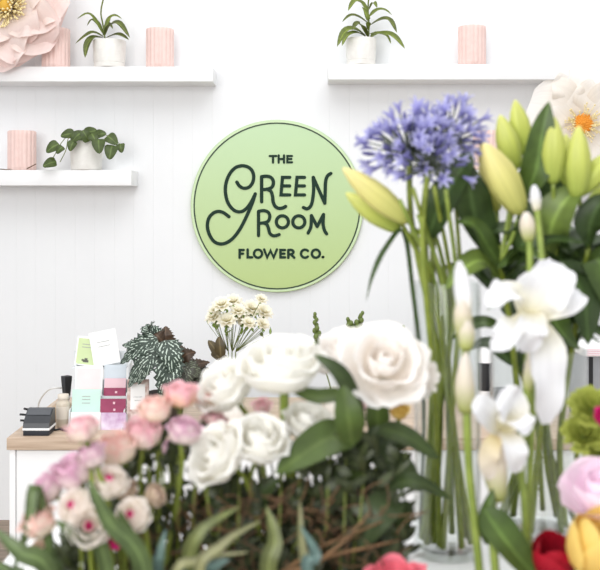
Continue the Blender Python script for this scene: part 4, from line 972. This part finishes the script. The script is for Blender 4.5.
# ------------------------------------------------------------------ agapanthus in the tall vase
def floret():
    mb = MB()
    for k in range(6):
        a = 2 * PI * k / 6; d = Vector((math.cos(a), math.sin(a), 0))
        mb.sheet([Vector((0, 0, 0)) + d * .06, d * .13 + Vector((0, 0, .45)), d * .34 + Vector((0, 0, .8)), d * .62 + Vector((0, 0, .98))], lambda t: .05 + .085 * math.sin(PI * min(1, t) ** .9) , d * -.5 + Vector((0, 0, .8)), cup=.2, nu=6, nv=2)
    return mb.mesh('floret', 'aga')
FLO = floret()
BUDM = MB().lathe([(.02, 0), (.1, .15), (.15, .55), (.11, .85), (0, 1)], 7).mesh('floret_bud', 'agabud')
PED = MB().tube([(0, 0, 0), (0, 0, .5), (0, 0, 1)], .018, 5, 2).mesh('pedicel', 'agaped')
def agapanthus(c, r, tb, label, Y, n, seed, bias=(0, 0, .4)):
    R = random.Random(seed); root = thing('agapanthus', tb, label, 'flower', 'agapanthus in the tall vase')
    cc = at(c[0], c[1], Y); rr = r * Y / F
    MB().tube([tb, tb.lerp(cc, .4) + Vector((0, 0, 0)), tb.lerp(cc, .8) + (cc - tb).cross(Vector((0, 1, 0))) * .02, cc], .0036, 8, 18).part('stem', 'stem', root)
    for k in range(n):
        z = 1 - 1.55 * (k + .5) / n; a = k * 2.39996 + R.uniform(-.3, .3); q = math.sqrt(max(0, 1 - z * z))
        d = (Vector((q * math.cos(a), q * math.sin(a), z)) + Vector(bias) * .25).normalized(); bud = R.random() < .42; L = rr * (R.uniform(.34, .72) if bud else R.uniform(.46, .90)); fl = rr * R.uniform(.27, .37)
        Mx = axis_matrix(cc, d, 1, 0) 
        stamp('pedicel', PED, root, Mx @ Matrix.Diagonal((rr * .9, rr * .9, L, 1)))
        e = cc + d * L; d2 = (d + Vector((R.uniform(-.25, .25), R.uniform(-.25, .25), R.uniform(-.3, .2)))).normalized()
        stamp('floret_bud' if bud else 'floret', BUDM if bud else FLO, root, axis_matrix(e, d2, fl, R.uniform(0, 6)))
    return root
def v1b(a, q): return V1 + Vector((math.cos(a) * q * V1R, math.sin(a) * q * V1R, .006))
agapanthus((409, 154), 48, v1b(0.2, .7), 'violet blue agapanthus head at the left, over the sign edge', 1.17, 72, 5)
agapanthus((446, 143), 45, v1b(2.6, .75), 'violet blue agapanthus head at the right, beside the lily buds', 1.20, 66, 6)
agapanthus((428, 168), 40, v1b(4.2, .6), 'violet blue agapanthus head lower between the other two', 1.13, 40, 8)
ends = [(388, 196, 5.9), (400, 200, .4), (413, 188, 5.2), (424, 196, 2.6), (434, 186, 3.6), (446, 190, 3.0), (456, 205, 4.4), (418, 215, 1.2)]
for i, (ex, ey, a) in enumerate(ends):
    tb = v1b(a, .72); e = at(ex, ey, 1.13 + .03 * math.cos(i * 2)); rim = at(447 + (ex - 424) * .42, 290, 1.19 - .01 * math.cos(i))
    root = thing('cut_stem', tb, 'bare green stem standing in the tall glass vase', 'stem', 'bare stems in the tall vase')
    MB().tube([tb, tb.lerp(rim, .55), rim, e], lambda t: .0042 - .0018 * t, 7, 16).part('stem', ['stem', 'stem3'][i % 2], root)
lf = thing('strap_leaf', v1b(2.9, .8), 'single narrow strap leaf drooping left of the tall vase', 'leaf')
MB().sheet([lf.location, at(424, 400, 1.19), at(413, 290, 1.18), at(404, 232, 1.17), at(386, 248, 1.15), at(373, 275, 1.14), at(366, 302, 1.13)], lambda t: .0046 * (.5 + .5 * t if t < .75 else (1 - t) * 3.5 + .02), (-.5, -.8, .4), fold=.3, nu=30, nv=4).part('blade', 'lily_leaf2', lf)

# ------------------------------------------------------------------ lilies
def bud_mesh(name, mat):
    prof = [(.05, 0), (.16, .04), (.23, .14), (.29, .30), (.32, .45), (.295, .62), (.21, .80), (.10, .94), (.03, 1.0), (0, 1.005)]
    return MB().lathe([(r * .55, z) for r, z in prof], 36, mod=lambda a, i: 1 + .10 * abs(math.cos(1.5 * a)) - .08 * max(0, 1 - abs(math.sin(3 * a)) * 5)).mesh(name, mat)
LB = {'g': bud_mesh('bud', 'lilybud'), 'y': bud_mesh('bud', 'lilyyel')}
def lily(label, base, path, buds, leaves, nauto, seed, Y):
    R = random.Random(seed); root = thing('lily', base, label, 'flower', 'lilies in the glass vases')
    P = [base] + [at(*q) for q in path]
    st_ = MB().tube(P, lambda t: .0046 - .0014 * t, 8, 24).part('stem', 'stem', root)
    for (bx, by, tx, ty, w_, k, dy) in buds:
        b0 = at(bx, by, Y + dy); t0 = at(tx, ty, Y + dy - .01); d = t0 - b0; L = d.length
        Mx = axis_matrix(b0, d, 1, R.uniform(0, 6)); wk = .92 * w_ * Y / F / (L * .182)
        stamp('bud', LB[k], root, Mx @ Matrix.Diagonal((L * wk * .5, L * wk * .5, L, 1)))
        MB().tube([P[-1], P[-1].lerp(b0, .55) + Vector((0, 0, -.004)), b0 + d * .02], .0026, 6, 8).part('bud_stalk', 'stem3', root)
    for (pth, h, m) in leaves: leafpx(st_, pth, h, m, prof=lambda w: lance(w, .75, .8), fold=.22, ruf=.05, nu=18)
    Q = cat(P, 40)
    for k in range(nauto):
        i = R.randint(22, 38); p_ = Q[i]; a = k * 2.4 + R.uniform(-.3, .3); l = R.uniform(.07, .11); d = Vector((math.cos(a), math.sin(a) * .7, R.uniform(.1, .6)))
        MB().sheet([p_, p_ + d * l * .5 + Vector((0, 0, .015)), p_ + d * l + Vector((0, 0, -.01))], lance(R.uniform(.011, .017), .75, .8), (0, -.5, .85), fold=.2, ruf=.05, nu=14, nv=4).part('leaf', R.choice(['lily_leaf', 'lily_leaf2', 'lily_leaf2']), st_)
    return root
def v2b(a, q): return V2 + Vector((math.cos(a) * q * V2R, math.sin(a) * q * V2R, .006))
lily('lily with one pale yellow bud pointing left over the sign', v1b(3.6, .5), [(440, 400, 1.2), (430, 300, 1.18), (424, 232, 1.16)], [(409, 222, 343, 168, 27, 'y', -.01), (400, 230, 346, 193, 24, 'g', .02)],
     [([(428, 240, 1.17), (440, 205, 1.15), (462, 168, 1.14), (470, 152, 1.14)], 17, 'lily_leaf2')], 0, 1, 1.16)
lily('lily with a long pale bud beside two green buds', v2b(2.4, .6), [(520, 440, 1.26), (512, 340, 1.2), (500, 262, 1.16)], [(521, 214, 484, 143, 34, 'y', -.02), (497, 212, 482, 140, 22, 'y', .04), (516, 170, 500, 115, 25, 'g', .02), (525, 155, 515, 100, 23, 'g', .03)],
     [([(524, 200, 1.16), (536, 170, 1.14), (543, 130, 1.13), (549, 101, 1.13)], 15, 'lily_leaf'), ([(505, 290, 1.17), (485, 262, 1.15), (465, 268, 1.14), (445, 290, 1.13)], 15, 'lily_leaf3'), ([(500, 262, 1.17), (478, 225, 1.16), (470, 190, 1.15), (468, 160, 1.15)], 22, 'lily_leaf2'),
      ([(508, 275, 1.18), (520, 250, 1.15), (528, 225, 1.14), (520, 190, 1.15)], 16, 'lily_leaf2'), ([(505, 270, 1.16), (490, 250, 1.15), (474, 225, 1.14), (455, 222, 1.14)], 13, 'lily_leaf')], 12, 2, 1.16)
lily('lily with two upright green buds in front of the cream paper flower', v2b(.6, .6), [(545, 440, 1.27), (552, 330, 1.22), (556, 232, 1.17)], [(553, 184, 554, 117, 25, 'g', -.03), (577, 199, 579, 126, 27, 'g', -.03), (566, 188, 566, 134, 20, 'g', .05)],
     [([(546, 260, 1.18), (552, 225, 1.15), (566, 200, 1.14), (585, 185, 1.14)], 20, 'lily_leaf3'), ([(540, 250, 1.19), (548, 215, 1.18), (552, 190, 1.17), (556, 175, 1.17)], 18, 'lily_leaf2'), ([(560, 260, 1.17), (575, 280, 1.15), (585, 305, 1.14), (588, 345, 1.14)], 22, 'lily_leaf2'),
      ([(556, 275, 1.19), (545, 300, 1.18), (560, 330, 1.17), (580, 350, 1.17)], 18, 'lily_leaf')], 14, 3, 1.17)
lily('lily with two fat green buds at the right edge', v2b(5.6, .6), [(560, 440, 1.27), (575, 330, 1.22), (588, 248, 1.17)], [(578, 194, 616, 150, 25, 'g', -.02), (586, 212, 625, 180, 26, 'g', .0)],
     [([(588, 250, 1.17), (590, 225, 1.15), (600, 205, 1.14), (618, 195, 1.14)], 16, 'lily_leaf2'), ([(585, 270, 1.17), (598, 260, 1.15), (610, 290, 1.14), (618, 330, 1.14)], 22, 'lily_leaf'), ([(580, 290, 1.2), (566, 270, 1.19), (556, 245, 1.18), (560, 220, 1.18)], 16, 'lily_leaf2')], 12, 4, 1.17)
for i, a in enumerate((1.2, 3.3, 4.3, 5.1, 2.9, .1)):
    b0 = v2b(a, .8); e = at(538 - 60 * math.cos(a) * .5 + rnd.uniform(-10, 10), 330, 1.25 + .03 * math.sin(a))
    root = thing('cut_stem', b0, 'bare knotted stem leaning in the wide glass vase', 'stem', 'bare stems in the wide vase')
    MB().tube([b0, b0.lerp(e, .5), e], .0036, 7, 14).part('stem', ['stem', 'stem2'][i % 2], root)
    for k in range(4):
        q = b0.lerp(e, .12 + .18 * k); MB().ball(q + Vector((.0036 * (1 if k % 2 else -1), -.001, 0)), .0018, 6).part('node', 'stem2', root)
    if i < 5: MB().sheet([e, e + Vector((rnd.uniform(-.02, .02), -.01, .03)), e + Vector((rnd.uniform(-.05, .05), -.01, .07))], lance(.014, .75, .8), (0, -.8, .5), fold=.2, nu=10, nv=4).part('leaf', 'lily_leaf2', root)

# ------------------------------------------------------------------ irises
def iris(label, base, path, petals, spathes, Y, leaves=()):
    root = thing('white_iris', base, label, 'iris', 'white irises')
    MB().tube([base] + [at(*q) for q in path], .0042, 8, 20).part('stem', 'stem3', root)
    for i, (pth, h, m, fc_, ru) in enumerate(petals):
        MB().sheet([at(*q) for q in pth], lambda t, h=h: h * Y / F * (.25 + .85 * math.sin(PI * min(.93, t * .78 + .08))) * (1 if t < .88 else 1 - (t - .88) * 4), fc_, cup=.18, ruf=ru, rf=2.5, nu=16, nv=10, ph=i * 1.3).part('petal', m, root)
    for (pth, h) in spathes:
        MB().tube([at(*q) for q in pth], lambda t, h=h: h * Y / F * (.45 + .75 * math.sin(PI * min(1, t + .08) ** .8)) * (1 if t < .95 else .5), 9, 10).part('spathe', 'spathe', root)
    for (pth, h, m) in leaves: leafpx(root, pth, h, m, fold=.3)
    return root
Y = .98
iris('large white iris in full bloom in front of the lily leaves', inb(BI, .02), [(526, 560, .97), (521, 470, .98), (527, 390, .99), (530, 330, .99)],
     [([(528, 318, Y), (540, 300, .96), (552, 280, .95), (556, 262, .96)], 21, 'iris', (0, -1, .2), .2), ([(530, 316, Y), (556, 306, .97), (572, 296, .97), (574, 288, .98)], 14, 'iris', (.2, -.9, .5), .22), ([(528, 314, Y), (515, 292, .96), (503, 293, .95), (487, 306, .95)], 14, 'iris', (-.2, -.7, .7), .2),
      ([(529, 318, .99), (528, 300, 1.0), (535, 285, 1.01), (540, 272, 1.01)], 17, 'iris', (0, -.9, .3), .12), ([(529, 310, Y), (533, 320, .95), (530, 335, .94), (530, 352, .95)], 14, 'iris', (0, -.9, .4), .22), ([(527, 315, Y), (515, 325, .95), (502, 338, .94), (490, 345, .95)], 13, 'iris', (-.2, -.8, .6), .28),
      ([(534, 318, Y), (548, 345, .96), (549, 385, .96), (546, 424, .97)], 15, 'iris', (.1, -1, .2), .2), ([(530, 318, Y), (541, 340, .97), (543, 360, .97), (540, 385, .98)], 12, 'iris', (-.1, -1, .1), .1)],
     [([(527, 392, .99), (530, 365, .99), (531, 335, .985)], 5)], Y)
iris('lower white iris with petals falling forward, left of the wide vase', inb(BI, .02), [(498, 600, .94), (492, 520, .95), (497, 462, .95)],
     [([(500, 432, .95), (492, 420, .93), (482, 408, .92), (472, 404, .92)], 13, 'iris', (0, -.9, .5), .1), ([(502, 432, .95), (512, 412, .93), (508, 402, .92), (498, 396, .92)], 17, 'iris', (.1, -.9, .4), .1), ([(502, 430, .95), (516, 420, .92), (525, 425, .91), (530, 432, .91)], 12, 'iris', (.2, -.8, .6), .12),
      ([(503, 430, .95), (512, 440, .92), (516, 455, .91), (518, 472, .92)], 11, 'iris', (.1, -.9, .3), .1), ([(500, 432, .95), (492, 445, .93), (488, 460, .93), (490, 480, .94)], 9, 'irisold', (-.1, -.9, .3), .2)],
     [([(498, 500, .95), (497, 465, .945), (500, 432, .945)], 9), ([(493, 490, .955), (488, 462, .95), (486, 440, .95)], 6)], .94, leaves=[([(488, 545, .95), (486, 520, .94), (493, 488, .94)], 9, 'lily_leaf'), ([(483, 508, .93), (505, 540, .92), (552, 598, .92)], 19, 'lily_leaf')])
iris('white iris bud upright in front of the tall glass vase', inb(BI, .02), [(482, 600, .96), (470, 480, .97), (467, 420, .97), (465, 345, .98)],
     [([(464, 325, .98), (463, 305, .975), (461, 285, .975), (459, 261, .975)], 7, 'iris', (0, -1, 0), .0), ([(464, 325, .98), (465, 305, .985), (463, 285, .985), (460, 263, .985)], 7, 'iris', (.5, .8, 0), .0)],
     [([(464, 338, .98), (463, 312, .98), (462, 292, .98)], 8), ([(466, 412, .97), (465, 382, .968), (466, 352, .97)], 8.5), ([(466, 350, .97), (467, 330, .975), (465, 315, .975)], 7)], .98)
for i, (tb, cc, bb, lab) in enumerate((((534, 185), (537, 208), (542, 262), 'slim white iris bud standing between the lily leaves'), ((526, 212), (529, 238), (530, 262), 'papery iris spathe below the long pale lily bud'))):
    root = thing('white_iris', inb(BI, .02), lab, 'iris', 'white irises')
    MB().tube([root.location, at(530, 480, .99), at(bb[0], bb[1] + 50, 1.02), at(bb[0], bb[1], 1.04), at(cc[0], cc[1], 1.05)], .0034, 8, 20).part('stem', 'stem3', root)
    q = [at(cc[0], cc[1] + 3, 1.05), at((cc[0] + tb[0]) / 2, (cc[1] + tb[1]) / 2, 1.05), at(tb[0], tb[1], 1.05)]
    MB().tube(q, lambda t: (5.5 if i == 0 else 8) * 1.05 / F * math.sin(PI * min(.98, t * .8 + .15)) ** .7, 10, 10).part('flower_bud' if i == 0 else 'spathe', 'iris' if i == 0 else 'spathe', root)

# ------------------------------------------------------------------ tulips, peony and chrysanthemum at the right
TUL = [(3, 1.1, [(.08, .05), (.55, .4), (.6, 1.0), (.42, 1.5)]), (3, 1.1, [(.08, 0), (.66, .35), (.74, .95), (.6, 1.42)])]
H_T = [head(TUL, 'red', s, .03, .35) for s in (61, 62)]
def tulip(label, c, r, Y, ax, hd, mat): return flower('tulip', 'tulip', label, inb(BT, .05), at(c[0], c[1], Y), ax, r, hd, mat, 'stem', .0035, .07, 'tulips', cal=False, off=.75)
tulip('deep red tulip at the bottom edge below the wide vase', (554, 557), 29, .92, (-.15, -.4, .9), H_T[0], 'red')
tulip('second red tulip tucked between the first red one and the yellow one', (578, 552), 24, .96, (.1, -.3, .95), H_T[1], 'red')
tulip('yellow tulip in the bottom right corner', (600, 545), 43, .9, (.0, -.35, .95), H_T[1], 'yellow')
PEO = [(4, 1.2, [(.06, .1), (.4, .45), (.42, .9), (.34, 1.1)]), (5, .95, [(.08, .05), (.7, .3), (.85, .75), (.82, 1.05)]), (5, .85, [(.08, 0), (.8, .15), (1.1, .5), (1.25, .75)])]
flower('pink_peony', 'flower', 'lilac pink peony at the right edge above the yellow tulip', inb(BT, .05), at(604, 490, .94), (-.25, -.4, .85), 36, head(PEO, 'peony', 71, .06, .15), None, 'stem', .0035, .06)
mumg = head([(7, .5, [(.05, .1), (.2, .5), (.3, .85), (.3, 1.0)]), (9, .42, [(.05, .05), (.4, .45), (.6, .8), (.7, .95)]), (10, .36, [(.05, .05), (.55, .3), (.85, .6), (1.05, .68)]), (10, .34, [(.05, 0), (.6, .1), (1.0, .25), (1.2, .2)])], 'mum', 81, .05, .5)
for c, r, lab in (((592, 404), 20, 'yellow green chrysanthemum nearest the slatted grey box'), ((584, 432), 19, 'yellow green chrysanthemum lower left of the group by the wide vase'), ((604, 446), 20, 'yellow green chrysanthemum just above the lilac pink peony')):
    flower('green_chrysanthemum', 'flower', lab, inb(BT, .05), at(c[0], c[1], 1.02), (-.1, -.7, .7), r, mumg, None, 'stem', .0028, .06, 'green chrysanthemums')
flower('magenta_rose', 'flower', 'magenta bloom cut by the right edge among green chrysanthemums', inb(BT, .05), at(608, 418, .98), (-.3, -.7, .6), 13, H_CUP[1], 'magentabud', 'stem', .0028, .06)

# ------------------------------------------------------------------ light
w = bpy.data.worlds.new('daylight'); bpy.context.scene.world = w; w.use_nodes = True
nt = w.node_tree; bgd = nt.nodes['Background']
tc = N(nt, 'ShaderNodeTexCoord'); sx = N(nt, 'ShaderNodeSeparateXYZ'); nt.links.new(tc.outputs['Generated'], sx.inputs[0])
rp = N(nt, 'ShaderNodeValToRGB'); rp.color_ramp.elements[0].position = 0; rp.color_ramp.elements[0].color = (.64, .655, .685, 1); rp.color_ramp.elements[1].position = .8; rp.color_ramp.elements[1].color = (.985, .992, 1, 1)
nt.links.new(sx.outputs[2], rp.inputs['Fac']); nt.links.new(rp.outputs['Color'], bgd.inputs['Color']); bgd.inputs['Strength'].default_value = 1.0
def area(name, loc, target, sx_, sy_, power, col=(1, 1, 1)):
    l = bpy.data.lights.new(name, 'AREA'); l.shape = 'RECTANGLE'; l.size = sx_; l.size_y = sy_; l.energy = power; l.color = col
    o = bpy.data.objects.new(name, l); C.objects.link(o); o.location = loc; o.rotation_euler = (Vector(target) - Vector(loc)).to_track_quat('-Z', 'Y').to_euler(); return o
area('skylight', (.3, 2.2, 4.4), (.0, 3.4, 1.2), 3.5, 2.5, 60, (.98, .99, 1))
area('shop_window', (-1.6, -1.7, 2.5), (0, 2.0, 1.3), 3.0, 2.2, 120, (1, .995, .985))

# ------------------------------------------------------------------ camera
cd = bpy.data.cameras.new('camera'); cam = bpy.data.objects.new('camera', cd); C.objects.link(cam)
cam.location = (0, 0, CAMZ); cam.rotation_euler = (PI / 2, 0, 0)
cd.sensor_fit = 'HORIZONTAL'; cd.sensor_width = 36; cd.lens = F / 600 * 36; cd.shift_y = -(285 - HY) / 600
cd.clip_start = .05; cd.dof.use_dof = True; cd.dof.focus_distance = 4.3; cd.dof.aperture_fstop = 8.5
S = bpy.context.scene; S.camera = cam
S.view_settings.view_transform = 'Standard'; S.view_settings.look = 'None'; S.view_settings.gamma = 1; S.view_settings.use_curve_mapping = False
S.view_settings.exposure = .12
for o in bpy.data.objects:
    if '_o' in o.keys(): del o['_o']
